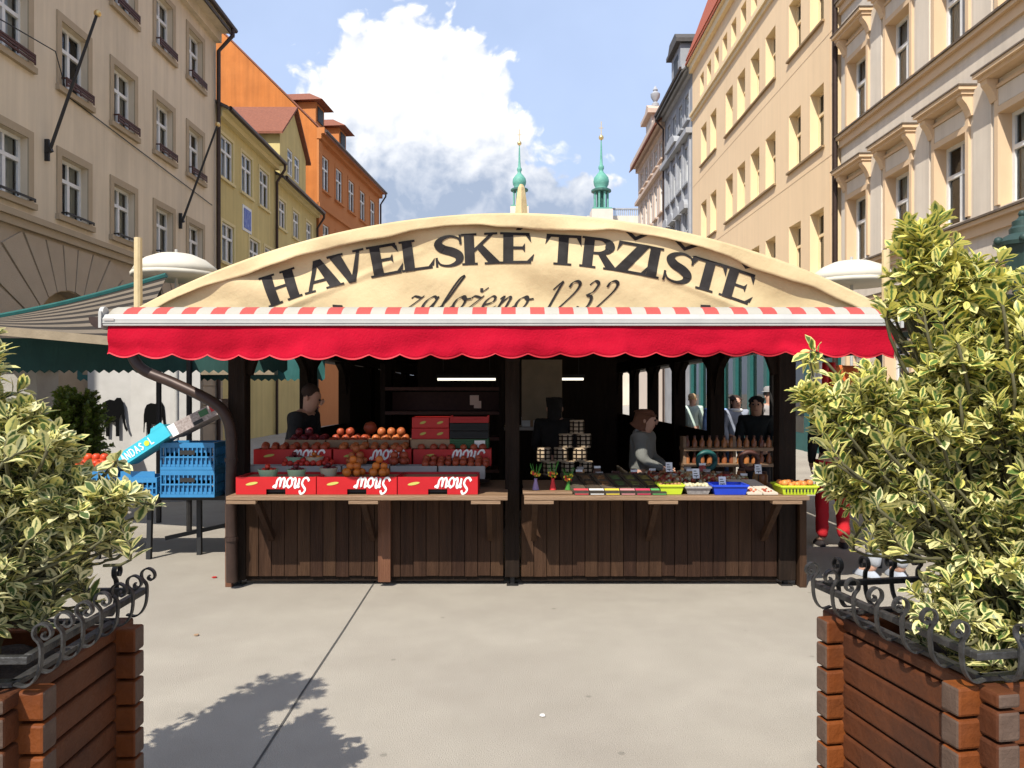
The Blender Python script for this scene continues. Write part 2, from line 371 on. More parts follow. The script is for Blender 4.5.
M['stem'] = mat('twig bark', (.10, .095, .04), (.07, .06, .03), .8, 30)
M['leafA'] = leafmat('variegated leaf', (.075, .125, .032), (.76, .71, .37), (.70, .63, .15), .34)
M['leafB'] = leafmat('paler variegated leaf', (.08, .125, .04), (.78, .73, .42), (.70, .64, .20), .33)
M['leafG'] = leafmat('green shrub leaf', (.09, .13, .02), (.22, .23, .05), (.26, .24, .04), .85)
M['skin'] = mat('skin', (.48, .27, .19), (.52, .30, .21), .55, 8)
M['concrete'] = mat('stone pillar', (.30, .28, .25), (.36, .34, .30), .9, 4, 6, .3, 30)
# ------------------------------------------------------------------ ground
g = MB(); g.grid(lambda a, b: (-300 + 600 * a, -60 + 660 * b, 0), 60, 60)
tag(g.build('ground', M['ground']), kind='structure')
j = MB()
jp = [(-1.15, 1.0), (-1.165, 3.4), (-1.185, 4.3), (-1.20, 5.4), (-1.225, 6.6), (-1.24, 8)]
for (x0, y0), (x1, y1) in zip(jp, jp[1:]): j.poly([(x0 - .006, y0, .004), (x0 + .006, y0, .004), (x1 + .006, y1, .004), (x1 - .006, y1, .004)])
tag(j.build('pavement_joint', M['joint']), kind='structure')

# ------------------------------------------------------------------ buildings
# local frame of a building: n = towards the street, s = along the street (away), z = up
def wall_mesh(mb, P, s0, s1, z0, z1, ops, depth, mw, mr, md):
    ss = sorted({s0, s1, *[q for o in ops for q in o[:2]]}); zs = sorted({z0, z1, *[q for o in ops for q in o[2:4]]})
    for a, b in zip(ss, ss[1:]):
        for c, d in zip(zs, zs[1:]):
            ms, mz = (a + b) / 2, (c + d) / 2
            if any(o[0] < ms < o[1] and o[2] < mz < o[3] for o in ops): continue
            mb.poly([P(0, a, c), P(0, b, c), P(0, b, d), P(0, a, d)], mw)
    for a, b, c, d in ops:
        for p, q in (((a, c), (b, c)), ((b, c), (b, d)), ((b, d), (a, d)), ((a, d), (a, c))):
            mb.poly([P(0, *p), P(0, *q), P(-depth, *q), P(-depth, *p)], mr)
            mb.poly([P(-depth, *p), P(-depth, *q), P(-depth - .5, *q), P(-depth - .5, *p)], md)
        mb.poly([P(-depth - .5, a, c), P(-depth - .5, b, c), P(-depth - .5, b, d), P(-depth - .5, a, d)], md)
WIN = {}
def window(root, P, sgn, s, z0, w, h, depth, curtain=0, frame='white', rail=None, tr=.64):
    key = (root.name, round(w, 2), round(h, 2), curtain, frame, rail)
    loc = P(-depth, s, z0)
    if key in WIN:
        c = copy_tree(WIN[key], root); c.location = loc; return c
    m = MB(); f = .07
    def bx(n0, n1, a, b, c, d, k=0):
        x0, x1 = sorted((sgn * n0, sgn * n1)); m.box(x0, x1, a, b, c, d, k)
    bx(0, .06, -w / 2, -w / 2 + f, 0, h); bx(0, .06, w / 2 - f, w / 2, 0, h)
    bx(0, .06, -w / 2 + f, w / 2 - f, 0, f); bx(0, .06, -w / 2 + f, w / 2 - f, h - f, h)
    bx(.004, .075, -w / 2 + f, w / 2 - f, h * tr - .04, h * tr + .04)
    bx(.008, .07, -.045, .045, f, h * tr - .04)
    if w > .8: bx(.008, .06, -.03, .03, h * tr + .04, h - f)
    o = m.build('window', M[frame], root, loc)
    p = MB(); x = sgn * .02
    p.poly([(x, -w / 2 + f, f), (x, w / 2 - f, f), (x, w / 2 - f, h - f), (x, -w / 2 + f, h - f)][::sgn]); p.build('pane', M['glass'], o)
    if curtain:
        q = MB(); spans = {1: [(-w / 2 + .03, -w * .07), (w * .12, w / 2 - .03)], 2: [(-w / 2 + .03, w / 2 - .03)], 3: [(-w / 2 + .03, w * .02)]}[curtain]
        for a, b in spans:
            q.grid(lambda t, r, a=a, b=b: (-sgn * (.07 + .02 * math.sin(t * (b - a) * 55)), a + (b - a) * t, .02 + (h - .05) * r), 24, 1)
        q.build('curtain', M['curtain'], o, smooth=180)
    if rail:
        q = MB(); n1 = sgn * (depth + .14); n0 = sgn * (depth + .02); a, b = -w / 2 - .02, w / 2 + .02
        hs = (.05, .12, .18) if rail == 'redrail' else (.05,)
        for z in hs: q.bar((n1, a, z), (n1, b, z), .03, .04)
        for t in (a, 0, b): q.bar((n1, t, .0), (n1, t, hs[-1] + .02), .025, .025)
        for t in (a, b): q.bar((n0, t, hs[-1]), (n1, t, hs[-1]), .025, .03)
        q.build('window_rail', M[rail], o)
    WIN[key] = o; return o
def shell(root, P, sgn, s0, s1, H, depthb, mat_side, roofmat, roofh, over=.45, eave_mat=None, eave_h=.25, gable=True):
    m = MB(); d = depthb
    for s in (s0, s1):
        pts = [P(0, s, 0), P(-d, s, 0), P(-d, s, H)] + ([P(-d / 2, s, H + roofh)] if gable else []) + [P(0, s, H)]
        m.poly(pts)
    m.poly([P(-d, s0, 0), P(-d, s1, 0), P(-d, s1, H), P(-d, s0, H)])
    m.build('side_wall', mat_side, root)
    r = MB(); k = roofh / (d / 2); o = over
    for (n0, z0), (n1, z1) in (((o, H - k * o + .12), (-d / 2, H + roofh + .12)), ((-d - o, H - k * o + .12), (-d / 2, H + roofh + .12))):
        a = [P(n0, s0 - .12, z0), P(n0, s1 + .12, z0), P(n1, s1 + .12, z1), P(n1, s0 - .12, z1)]
        r.prism(a, (0, 0, -.1))
    r.build('roof', roofmat, root)
    if eave_mat:
        c = MB()
        for n, za, zb in ((.18, H - eave_h * 2, H - eave_h), (over - .05, H - eave_h, H - .02)):
            x0, x1 = sorted((0, sgn * n)); c.box(x0, x1, s0, s1, za, zb)
        c.build('cornice', eave_mat, root)
def gutterpipe(root, P, sgn, s, z0, z1, n=.12, along=None, over=.5, r=.055):
    if along:
        t = MB(); t.tube([P(over, along[0], z1), P(over, along[1], z1)], .075, 8); t.build('gutter', M['gutter'], root, smooth=40)
    t = MB(); path = [P(over, s, z1), P(over, s, z1 - .25), P(n, s, z1 - .75), P(n, s, z0)] if over else [P(n, s, z1), P(n, s, z0)]
    t.tube(path, r, 8); t.build('downpipe', M['gutter'], root, smooth=40)
def frame_of(sgn): return lambda n, s, z: (sgn * n, s, z)
def bxn(m, sgn, n0, n1, s0, s1, z0, z1, k=0):
    x0, x1 = sorted((sgn * n0, sgn * n1)); m.box(x0, x1, s0, s1, z0, z1, k)

XL, XR = -9.5, 8.5
# ---- left corner building, tan plaster, y 4 .. 24.4
P = frame_of(1)
b = thing('corner_building', 'tan plastered corner building with grey-brown window surrounds, red window rails and arched ground floor', 'building', (XL, 0, 0))
cent = [8.15, 10.25, 12.35, 14.4, 16.5, 18.6, 20.75, 22.8]
S0, S1, H = 6, 24.4, 13.5
W_, ops = 1.0, []
for z0, z1 in ((5.42, 6.68), (8.12, 9.52), (10.95, 12.4)):
    for c in cent: ops.append((c - W_ / 2, c + W_ / 2, z0, z1))
arches = [(9.9, 1.35), (16.3, 1.35), (21.9, 1.35)]
m = MB(); wall_mesh(m, P, S0, S1, 5.0, H, ops, .22, 0, 0, 2)
# ground floor wall with arch openings
def arch_wall(m, P, s0, s1, ztop, arches, zs, depth):
    cur = s0
    for c, r in arches:
        m.poly([P(0, cur, 0), P(0, c - r, 0), P(0, c - r, ztop), P(0, cur, ztop)], 1)
        k = 14; ang = [PI - PI * i / k for i in range(k + 1)]; pr = [(c + r * math.cos(a), zs + r * math.sin(a)) for a in ang]
        for (a0, b0), (a1, b1) in zip(pr, pr[1:]):
            m.poly([P(0, a0, b0), P(0, a1, b1), P(0, a1, ztop), P(0, a0, ztop)], 1)
            m.poly([P(0, a0, b0), P(0, a1, b1), P(-depth, a1, b1), P(-depth, a0, b0)], 1)
        for q in (c - r, c + r): m.poly([P(0, q, 0), P(0, q, zs), P(-depth, q, zs), P(-depth, q, 0)], 1)
        m.poly([P(-depth, c - r, 0), P(-depth, c + r, 0), P(-depth, c + r, zs + r), P(-depth, c - r, zs + r)], 3)
        cur = c + r
    m.poly([P(0, cur, 0), P(0, s1, 0), P(0, s1, ztop), P(0, cur, ztop)], 1)
arch_wall(m, P, S0, S1, 5.0, arches, 2.5, .35)
m.build('wall', [M['tan'], M['rust'], M['dark'], M['tan_trim']], b)
shell(b, P, 1, S0, S1, H, 11, M['tan'], M['slate'], 4, .55, M['tan'], .3)
m = MB(); bxn(m, 1, 0, .16, S0, S1, 5.02, 5.14); bxn(m, 1, 0, .1, S0, S1, 4.86, 5.018); m.build('string_course', M['tan_trim'], b)
# voussoirs and blocks
m = MB()
for c, r in arches:
    k = 13
    for i in range(k):
        a0, a1 = PI * i / k + .012, PI * (i + 1) / k - .012
        ro = [min(2.95, (2.30 / max(.01, math.sin(a)) if math.sin(a) > .01 else 9)) for a in (a0, a1)]
        ro = [min(q, 2.95) for q in ro]
        pts = [P(0, c + rr * math.cos(a), 2.5 + rr * math.sin(a)) for rr, a in ((r + .02, a0), (ro[0], a0), (ro[1], a1), (r + .02, a1))]
        m.prism(pts, (.04, 0, 0))
edges = [S0] + [q for c, r in arches for q in (c - 2.97, c + 2.97)] + [S1]
for a, bb in zip(edges[::2], edges[1::2]):
    if bb - a < .2: continue
    for i in range(8):
        z = .1 + i * .595; n = max(1, round((bb - a) / 1.1)); st = (bb - a) / n
        for kx in range(n): bxn(m, 1, 0, .04, a + kx * st + .012, a + (kx + 1) * st - .012, z + .012, z + .583)
for c, r in arches:
    for q in (c - 2.97, c + r + .02):
        for i in range(4):
            z = .1 + i * .595; bxn(m, 1, 0, .04, q + .012, q + 2.97 - r - .03, z + .012, z + .583)
m.build('rustication', M['rust'], b)
for ri, (z0, z1) in enumerate(((5.42, 6.68), (8.12, 9.52), (10.95, 12.4))):
    for ci, c in enumerate(cent):
        window(b, P, 1, c, z0, W_, z1 - z0, .2, (1, 2, 1, 3, 2, 1)[(ci * 2 + ri) % 6], rail='redrail' if ri else 'iron')
        key = ('sur', ri)
        t = .16
        if key in WIN: o = copy_tree(WIN[key], b); o.location = P(0, c, z0)
        else:
            m = MB(); h = z1 - z0
            bxn(m, 1, 0, .03, -W_ / 2 - t, -W_ / 2, 0, h); bxn(m, 1, 0, .03, W_ / 2, W_ / 2 + t, 0, h); bxn(m, 1, 0, .03, -W_ / 2 - t, W_ / 2 + t, h, h + t)
            bxn(m, 1, 0, .09, -W_ / 2 - t - .03, W_ / 2 + t + .03, -.12, 0)
            WIN[key] = m.build('window_surround', M['tan_trim'], b, P(0, c, z0))
gutterpipe(b, P, 1, 24.3, 0, 13.35, .12, (S0, 24.55), .58, .065)
for s, z0, L_ in ((15.46, 6.62, (.95, 0, 2.74)), (21.68, 6.58, (.95, .1, 2.74))):
    m = MB(); m.bar(P(.03, s, z0 - .22), P(.03, s, z0 + .22), .12, .05); m.bar(P(.03, s, z0 - .02), P(.14, s, z0 + .02), .09, .09)
    tp = Vector(P(.1, s, z0)) + Vector(L_)
    m.tube([P(.1, s, z0), tp], [.035, .028], 8)
    o = m.build('flagpole', M['iron'], b, smooth=40)
    m = MB(); m.ball(tp + Vector((.01, .02, .05)), .075, 10); m.build('finial', M['gold'], o, smooth=180)
# thin stay wires on the facade
m = MB(); m.tube([P(.05, 13.7, 8.55), P(.25, 15.4, 8.6), P(.03, 16.2, 8.0), P(.03, 24, 7.6)], .012, 5); m.build('facade_wire', M['iron'], b)

def simple_rows(b, P, sgn, rows, depth, trim=None, style=0, frame='white', sillm=None):
    ops = []
    for z0, z1, cs, w in rows:
        for c in cs: ops.append((c - w / 2, c + w / 2, z0, z1))
    return ops
def plain_house(b, sgn, s0, s1, H, rows, wallm, trimm, depth=.12, sill=.07, revm=None, frame='white', curt=(2, 1, 2, 3), trimw=.1, grp=None, z0w=0):
    P = frame_of(sgn); ops = simple_rows(b, P, sgn, rows, depth)
    m = MB(); wall_mesh(m, P, s0, s1, z0w, H, ops, depth, 0, 1, 2); m.build('wall', [wallm, revm or wallm, M['dark']], b)
    t = MB(); i = 0
    for z0, z1, cs, w in rows:
        for c in cs:
            window(b, P, sgn, c, z0, w, z1 - z0, depth - .02, curt[i % len(curt)], frame); i += 1
            if trimw:
                bxn(t, sgn, 0, .025, c - w / 2 - trimw, c - w / 2, z0, z1); bxn(t, sgn, 0, .025, c + w / 2, c + w / 2 + trimw, z0, z1)
                bxn(t, sgn, 0, .025, c - w / 2 - trimw, c + w / 2 + trimw, z1, z1 + trimw)
            if sill: bxn(t, sgn, 0, sill, c - w / 2 - trimw - .03, c + w / 2 + trimw + .03, z0 - .09, z0)
    if t.v: build_each(t, (3 if trimw else 0) + (1 if sill else 0), 'window_surround', trimm, b)
    return P
# ---- ochre house with the blue plaque
b = thing('ochre_house', 'narrow ochre house with blue tile picture between its white windows', 'house', (XL, 0, 0))
P = plain_house(b, 1, 24.45, 30.5, 10.95, [(8.75, 10.15, [25.3, 27.2, 29.1], 1.1), (6.0, 7.3, [25.4, 28.0, 29.7], 1.1), (3.4, 4.6, [25.5, 27.4, 29.3], 1.0)], M['ochre'], M['ochre_trim'], curt=(2,))
shell(b, P, 1, 24.45, 30.5, 10.95, 9, M['ochre'], M['slate'], 2.2, .4, M['ochre_trim'], .18)
m = MB(); bxn(m, 1, 0, .03, 26.75, 27.65, 7.42, 8.32, 1); bxn(m, 1, 0.001, .045, 26.85, 27.55, 7.52, 8.22); m.build('tile_picture', [M['blueplaque'], M['white']], b)
gutterpipe(b, P, 1, 30.4, 0, 10.85, .1, (24.5, 30.5), .42)
# ---- ochre house with gabled dormer
b = thing('gabled_house', 'low ochre house with one street-facing gabled dormer and brown tiled roof', 'house', (XL, 0, 0))
P = plain_house(b, 1, 30.55, 36.9, 10.45, [(8.45, 9.6, [31.4, 33.4, 35.5], .95), (5.9, 7.1, [31.4, 33.4, 35.5], .95)], M['ochre'], M['ochre_trim'], curt=(2,))
shell(b, P, 1, 30.55, 36.9, 10.45, 9, M['ochre'], M['slate'], 2.6, .4, M['ochre_trim'], .15)
m = MB()
ops = [(32.15, 32.9, 10.95, 12.05), (33.2, 33.95, 10.95, 12.05)]
wall_mesh(m, P, 31.1, 35.0, 10.55, 12.35, ops, .1, 0, 0, 1)
m.poly([P(0, 31.1, 12.35), P(0, 35.0, 12.35), P(0, 33.05, 13.85)]); m.poly([P(0, 31.1, 10.4), P(-4, 31.1, 10.4), P(-4, 31.1, 12.35), P(0, 31.1, 12.35)]); m.poly([P(0, 35, 10.4), P(-4, 35, 10.4), P(-4, 35, 12.35), P(0, 35, 12.35)])
d = m.build('dormer', [M['ochre'], M['dark']], b)
m = MB()
for q, w_ in ((30.85, 1), (35.25, 1)):
    m.prism([P(.18, q, 12.2), P(-5, q, 12.2), P(-5, 33.05, 14.0), P(.18, 33.05, 14.0)], (0, 0, .1))
m.build('dormer_roof', M['tile'], d)
for a, _, z0, z1 in ops: window(b, P, 1, a + .375, z0, .75, 1.1, .08, 2)
gutterpipe(b, P, 1, 36.7, 0, 10.35, .1, (30.6, 36.8), .42)
# ---- orange house (turned slightly)
b = thing('orange_house', 'tall bright orange house with bare firewall gable and two roof dormers', 'house', (XL, 37.0, 0), -math.atan(.088))
P = plain_house(b, 1, 0, 11.6, 14.6, [(11.75, 13.5, [1.2, 3.4, 5.6, 7.8, 10.0], 1.1), (8.6, 10.1, [1.3, 3.4, 5.6, 7.8, 10.0], 1.0), (5.2, 6.8, [1.3, 3.4, 5.6, 7.8, 10], 1.0)], M['orange_dim'], M['orange_dim'], .12, .12, trimw=.14, curt=(2,))
m = MB(); bxn(m, 1, 0, .14, 0, 11.6, 10.75, 10.95); bxn(m, 1, 0, .1, 0, .5, 0, 14.0); bxn(m, 1, 0, .22, 0, 11.6, 14.05, 14.3); bxn(m, 1, 0, .38, 0, 11.6, 14.3, 14.58); m.build('mouldings', M['orange_dim'], b)
m = MB(); d = 14
ops = [(-5.45, -4.75, 13.65, 14.45), (-7.6, -6.9, 13.65, 14.45)]
Pg = lambda n, s, z: (s, -n, z)     # gable plane faces the viewer's end of the street
ss = sorted({-d, 0, *[q for o in ops for q in o[:2]]}); k = 1.0
def gz(x): return 14.6 + (7 - abs(x + 7)) * k
xs = sorted({-d, -7, 0, *[q for o in ops for q in o[:2]]})
for a, c in zip(xs, xs[1:]):
    mid = (a + c) / 2; hole = [o for o in ops if o[0] < mid < o[1]]
    if hole:
        o = hole[0]; m.poly([(a, 0, 0), (c, 0, 0), (c, 0, o[2]), (a, 0, o[2])]); m.poly([(a, 0, o[3]), (c, 0, o[3]), (c, 0, gz(c)), (a, 0, gz(a))])
        m.box(a, c, .15, .4, o[2], o[3], 1)
        for q in (a, c): m.poly([(q, 0, o[2]), (q, 0, o[3]), (q, .15, o[3]), (q, .15, o[2])])
        for q in (o[2], o[3]): m.poly([(a, 0, q), (c, 0, q), (c, .15, q), (a, .15, q)])
    else: m.poly([(a, 0, 0), (c, 0, 0), (c, 0, gz(c)), (a, 0, gz(a))])
for y in (11.6,): m.poly([(0, y, 0), (-d, y, 0), (-d, y, 14.6), (-7, y, 21.6), (0, y, 14.6)])
m.build('firewall', [M['orange'], M['dark']], b)
for o in ops:
    m = MB(); a, c, z0, z1 = o
    for q in ((a, a + .06, z0, z1), (c - .06, c, z0, z1), (a + .06, c - .06, z0, z0 + .06), (a + .06, c - .06, z1 - .06, z1)): m.box(q[0], q[1], .09, .14, q[2], q[3])
    f = m.build('window', M['white'], b); m = MB(); m.poly([(a, .12, z0), (c, .12, z0), (c, .12, z1), (a, .12, z1)]); m.build('pane', M['glass'], f)
m = MB()
for n0, z0 in ((.45, 14.2), (-14.4, 14.2)): m.prism([(n0, .02, z0 + .02), (n0, 11.7, z0 + .02), (-7, 11.7, 21.62), (-7, .02, 21.62)], (0, 0, .1))
m.build('roof', M['tile'], b)
for s in (2.6, 6.4):
    m = MB(); m.box(-2.6, -.75, s - .65, s + .65, 14.6, 16.6); o = m.build('roof_dormer', M['orange_dim'], b)
    m = MB(); m.box(-.76, -.70, s - .4, s + .4, 15.7, 16.45); m.build('dormer_window', M['black'], o)
    m = MB(); zt = 17.3
    base_ = [(-.3, s - .95, 16.62), (-.3, s + .95, 16.62), (-3.4, s + .95, 16.62), (-3.4, s - .95, 16.62)]
    m.add(base_ + [(-1.3, s, zt), (-3.4, s, zt)], [(0, 1, 2, 3), (0, 1, 4), (1, 2, 5, 4), (3, 0, 4, 5), (2, 3, 5)]); m.build('dormer_roof', M['tile'], o)
gutterpipe(b, P, 1, 11.5, 0, 14.4, .12, (0, 11.7), .45)
# ---- dark house beyond
b = thing('distant_house', 'small dark-roofed house just beyond the orange house', 'house', (-8.5, 49.0, 0))
P = plain_house(b, 1, 0, 9, 12.3, [(9.2, 10.6, [1.5, 3.6, 5.7], 1)], M['grey' 'st'], M['greytrim'])
shell(b, P, 1, 0, 9, 12.3, 8, M['orange_dim'], M['slate'], 3, .3)
m = MB(); m.box(-1.6, -.6, 1, 2, 12.3, 15.2); m.build('chimney', M['orange_dim'], b)

# ---- right: cream building with hooded windows
sg = -1; P = frame_of(sg)
b = thing('hooded_building', 'cream building with peach window jambs and bracketed stone hoods', 'building', (XR, 0, 0))
S0, S1, H = 5.6, 19.62, 15.6
cent = [6.7, 8.7, 10.7, 12.7, 14.7, 16.7, 18.68]
fl = [1.5, 4.93, 8.38, 11.83]; ops = []
for z in fl:
    for c in cent: ops.append((c - .52, c + .52, z, z + 1.62))
m = MB(); wall_mesh(m, P, S0, S1, 0, H, ops, .30, 0, 1, 2); m.build('wall', [M['cream'], M['peach'], M['dark']], b)
shell(b, P, sg, S0, S1, H, 11, M['cream'], M['redtile'], 4, .55, M['cream'], .3)
m = MB()
for z in (4.70, 8.15, 11.60):
    bxn(m, sg, 0, .07, S0, S1, z - .17, z + .02, 1); bxn(m, sg, 0, .15, S0, S1, z + .022, z + .10, 0); bxn(m, sg, 0, .19, S0, S1, z + .102, z + .14, 2)
m.build('string_course', [M['peach'], M['peach'], M['ledge']], b)
proto = None
for zi, z in enumerate(fl):
    for ci, c in enumerate(cent):
        window(b, P, sg, c, z, 1.04, 1.62, .26, (1, 3, 1, 2)[(ci + zi) % 4], tr=.62)
        if proto is not None: o = copy_tree(proto, b); o.location = P(0, c, z); continue
        m = MB()
        for sgn_ in (-1, 1):
            a, e = sorted((sgn_ * .52, sgn_ * .62)); bxn(m, sg, 0, .05, a, e, .03, 2.05)
        bxn(m, sg, 0, .05, -.519, .519, 1.62, 1.74); bxn(m, sg, 0, .07, -.70, .70, 2.06, 2.12)
        proto = m.build('window_surround', M['peach'], b, P(0, c, z))
        m = MB(); bxn(m, sg, .02, .04, -.519, .519, 1.75, 2.05); m.build('frieze', M['cream'], proto)
        m = MB(); bxn(m, sg, 0, .26, -.76, .76, 2.24, 2.31); bxn(m, sg, 0, .33, -.80, .80, 2.312, 2.38); bxn(m, sg, 0, .35, -.82, .82, 2.382, 2.41, 1); m.build('window_hood', [M['peach'], M['ledge']], proto)
        for s_ in (-.64, .64):
            m = MB(); pr = [(0.02, 1.86), (.06, 1.86), (.09, 1.96), (.14, 2.06), (.22, 2.16), (.23, 2.238), (.02, 2.238)]
            m.prism([(sg * n_, s_ - .09, zz) for n_, zz in pr], (0, .18, 0)); m.build('console', M['peach'], proto)
# pale lesenes between the windows
m = MB()
for zb in (4.85, 8.30, 11.75):
    for a, e in zip(cent, cent[1:]): bxn(m, sg, 0, .03, a + .74, e - .74, zb, zb + 2.40)
build_each(m, 1, 'pilaster', M['cream'], b)
gutterpipe(b, P, sg, 19.68, 0, 15.4, .14, (S0, S1), .55, .07)
# ---- yellow building
b = thing('yellow_building', 'big smooth yellow building with grouped deep-set windows and red tile roof', 'building', (XR, 0, 0))
S0, S1, H = 19.75, 35.8, 17.3
groups = [[21.2, 22.85], [25.0, 26.6, 28.2, 29.75], [32.1, 33.7]]
cs = [q for g_ in groups for q in g_]; rows = [(5.0, 6.75), (8.42, 10.15), (11.85, 13.55)]
att = [20.6 + 1.22 * i for i in range(12)]
ops = [(c - .48, c + .48, a, e) for a, e in rows for c in cs] + [(c - .33, c + .33, 15.05, 15.95) for c in att]
m = MB(); wall_mesh(m, P, S0, S1, 4.2, H, ops, .34, 0, 1, 2); m.build('wall', [M['yellow'], M['yellow_pale'], M['dark']], b)
for a, e in rows:
    for i, c in enumerate(cs): window(b, P, sg, c, a, .96, e - a, .30, (2, 1, 3, 2)[i % 4], frame='yellow_pale')
for i, c in enumerate(att): window(b, P, sg, c, 15.05, .66, .9, .30, 2, frame='yellow_pale')
m = MB()
for a, e in rows:
    for g_ in groups: bxn(m, sg, 0, .08, g_[0] - .54, g_[-1] + .54, a - .06, a - .003)
build_each(m, 1, 'window_sill', M['sill'], b)
m = MB(); bxn(m, sg, 0, .08, S0, S1, 14.45, 14.62); bxn(m, sg, 0, .16, S0, S1, 14.622, 14.75); m.build('string_course', M['yellow_pale'], b)
m = MB()
for z in (8.0, 11.3, 4.8): bxn(m, sg, 0, .006, S0, S1, z, z + .025)
bxn(m, sg, 0, .008, S0 + .55, S0 + .57, 4.2, 14.4); m.build('plaster_joint', M['peach'], b)
m = MB(); bxn(m, sg, 0, .05, S0, S0 + .3, 0, 17); m.build('corner_pilaster', M['yellow_pale'], b)
shell(b, P, sg, S0, S1, H, 12, M['yellow'], M['redtile'], 4.5, .34, M['yellow_pale'], .3)
m = MB(); m.prism([P(.34, S0, 17.28), P(-1.1, S0, 21.2), P(-5.5, S0, 22.6), P(-5.5, S0, 17.28)], (0, S1 - S0, 0)); m.build('mansard', M['redtile'], b)
def shopfront(b, P, sg, s0, s1, n, ztop, colm, lit=True):
    w = (s1 - s0) / n; m = MB()
    for i in range(n + 1): bxn(m, sg, -.05, .12, s0 + i * w - .16, s0 + i * w + .16, 0, ztop - .5)
    bxn(m, sg, -.05, .16, s0, s1, ztop - .499, ztop - .12); bxn(m, sg, -.05, .22, s0, s1, ztop - .118, ztop)
    for i in range(n): bxn(m, sg, -.05, .06, s0 + i * w + .161, s0 + (i + 1) * w - .161, 0, .5)
    o = m.build('shop_front', colm, b)
    m = MB()
    for i in range(n): m.poly([P(0, s0 + i * w + .16, .5), P(0, s0 + (i + 1) * w - .16, .5), P(0, s0 + (i + 1) * w - .16, ztop - .5), P(0, s0 + i * w + .16, ztop - .5)][::-1])
    m.build('shop_pane', M['glass'], o)
    m = MB(); m.poly([P(-1.2, s0, 0), P(-1.2, s1, 0), P(-1.2, s1, ztop), P(-1.2, s0, ztop)]); m.poly([P(-1.2, s0, 1.1), P(-.1, s0, 1.1), P(-.1, s1, 1.1), P(-1.2, s1, 1.1)])
    m.build('shop_interior', M['concrete'], o)
shopfront(b, P, sg, 19.9, 35.7, 9, 4.2, M['teal'])
m = MB(); m.poly([P(-1.25, S0, 0), P(-1.25, S1, 0), P(-1.25, S1, 4.2), P(-1.25, S0, 4.2)]); m.build('shop_back', M['dark'], b)
# ---- grey ornate house
b = thing('grey_ornate_house', 'grey stucco house with ornate window crowns and a dormer above its cornice', 'house', (XR, 0, 0))
cs = [36.9, 38.3, 39.7, 41.1]
P = plain_house(b, sg, 35.85, 42.2, 17.2, [(4.8, 6.8, cs, .8), (8.2, 10.4, cs, .8), (11.8, 13.6, cs, .8), (14.8, 16.1, cs, .8)], M['greyst'], M['greytrim'], .15, .14, trimw=.16)
shell(b, P, sg, 35.85, 42.2, 17.2, 11, M['greyst'], M['slate'], 5, .55, M['greytrim'], .25)
m = MB()
bxn(m, sg, 0, .3, 35.85, 42.2, 13.95, 14.2); bxn(m, sg, 0, .22, 35.85, 42.2, 7.3, 7.55)
for z in (10.5, 6.95):
    for i, c in enumerate(cs):
        pts = [P(0, c - .6, z), P(0, c + .6, z)] + [P(0, c + .6 * math.cos(t * PI / 8), z + .16 + .36 * math.sin(t * PI / 8)) for t in range(9)]
        m.prism(pts, (sg * .28, 0, 0))
for c in (36.2, 37.6, 39, 40.4, 41.8): bxn(m, sg, 0, .1, c - .15, c + .15, 7.6, 13.9)
pts = [P(0, 38.0, 14.25), P(0, 40.0, 14.25)] + [P(0, 39 + math.cos(t * PI / 10), 14.25 + .5 * math.sin(t * PI / 10)) for t in range(11)]
m.prism(pts, (sg * .4, 0, 0)); m.build('stucco_ornament', M['greytrim'], b)
m = MB(); bxn(m, sg, -3, .1, 37.9, 40.0, 17.2, 19.1); o = m.build('dormer', M['greyst'], b)
m = MB(); bxn(m, sg, -3.1, .35, 37.7, 40.2, 19.11, 19.3); m.prism([P(.3, 37.8, 19.302), P(.3, 40.1, 19.302), P(.3, 39.6, 19.75), P(.3, 38.3, 19.75)], (3, 0, 0)); m.build('dormer_roof', M['slate'], o)
m = MB(); bxn(m, sg, .101, .12, 38.5, 39.4, 17.6, 18.8); m.build('dormer_window', M['black'], o)
gutterpipe(b, P, sg, 42.1, 0, 17.0, .12, (35.9, 42.2), .55)
# ---- pinkish house with turret
b = thing('pinkish_house', 'pinkish stucco house at far end with urn-topped gable turret', 'house', (XR, 0, 0))
cs = [43.3, 44.9, 46.5, 48.1, 49.7]
P = plain_house(b, sg, 42.25, 51.2, 17.0, [(4.8, 6.8, cs, .8), (8.4, 10.4, cs, .8), (11.9, 13.9, cs, .8), (14.9, 16.0, cs, .8)], M['pink'], M['pinktrim'], .15, .14, trimw=.16)
shell(b, P, sg, 42.25, 51.2, 17.0, 11, M['pink'], M['tile'], 5, .6, M['pinktrim'], .3)
for z in (10.5, 6.95):
    for c in cs: m = MB(); m.prism([P(0, c - .65, z), P(0, c + .65, z), P(0, c, z + .5)], (sg * .25, 0, 0)); m.build('window_pediment', M['pinktrim'], b)
m = MB(); bxn(m, sg, 0, .25, 42.25, 51.2, 14.2, 14.4); m.build('string_course', M['pinktrim'], b)
m = MB(); bxn(m, sg, -2, 0, 46.2, 48.2, 17, 18.6); o = m.build('gable_turret', M['pink'], b)
m = MB(); bxn(m, sg, -2.2, .3, 45.9, 48.5, 18.6, 18.85); m.prism([P(.15, 46.1, 18.85), P(.15, 48.3, 18.85), P(.15, 47.2, 19.5)], (1.9, 0, 0)); m.build('turret_roof', M['pinktrim'], o)
for s_, z_ in ((47.2, 19.4), (44.2, 17.3), (49.9, 17.3), (51, 17.3)):
    m = MB(); m.lathe([(.22, 0), (.22, .2), (.1, .3), (.28, .6), (.3, .8), (.12, .95), (.16, 1.05), (.03, 1.3)], 10, P(-.4, s_, z_)); m.build('urn', M['greytrim'], b, smooth=40)
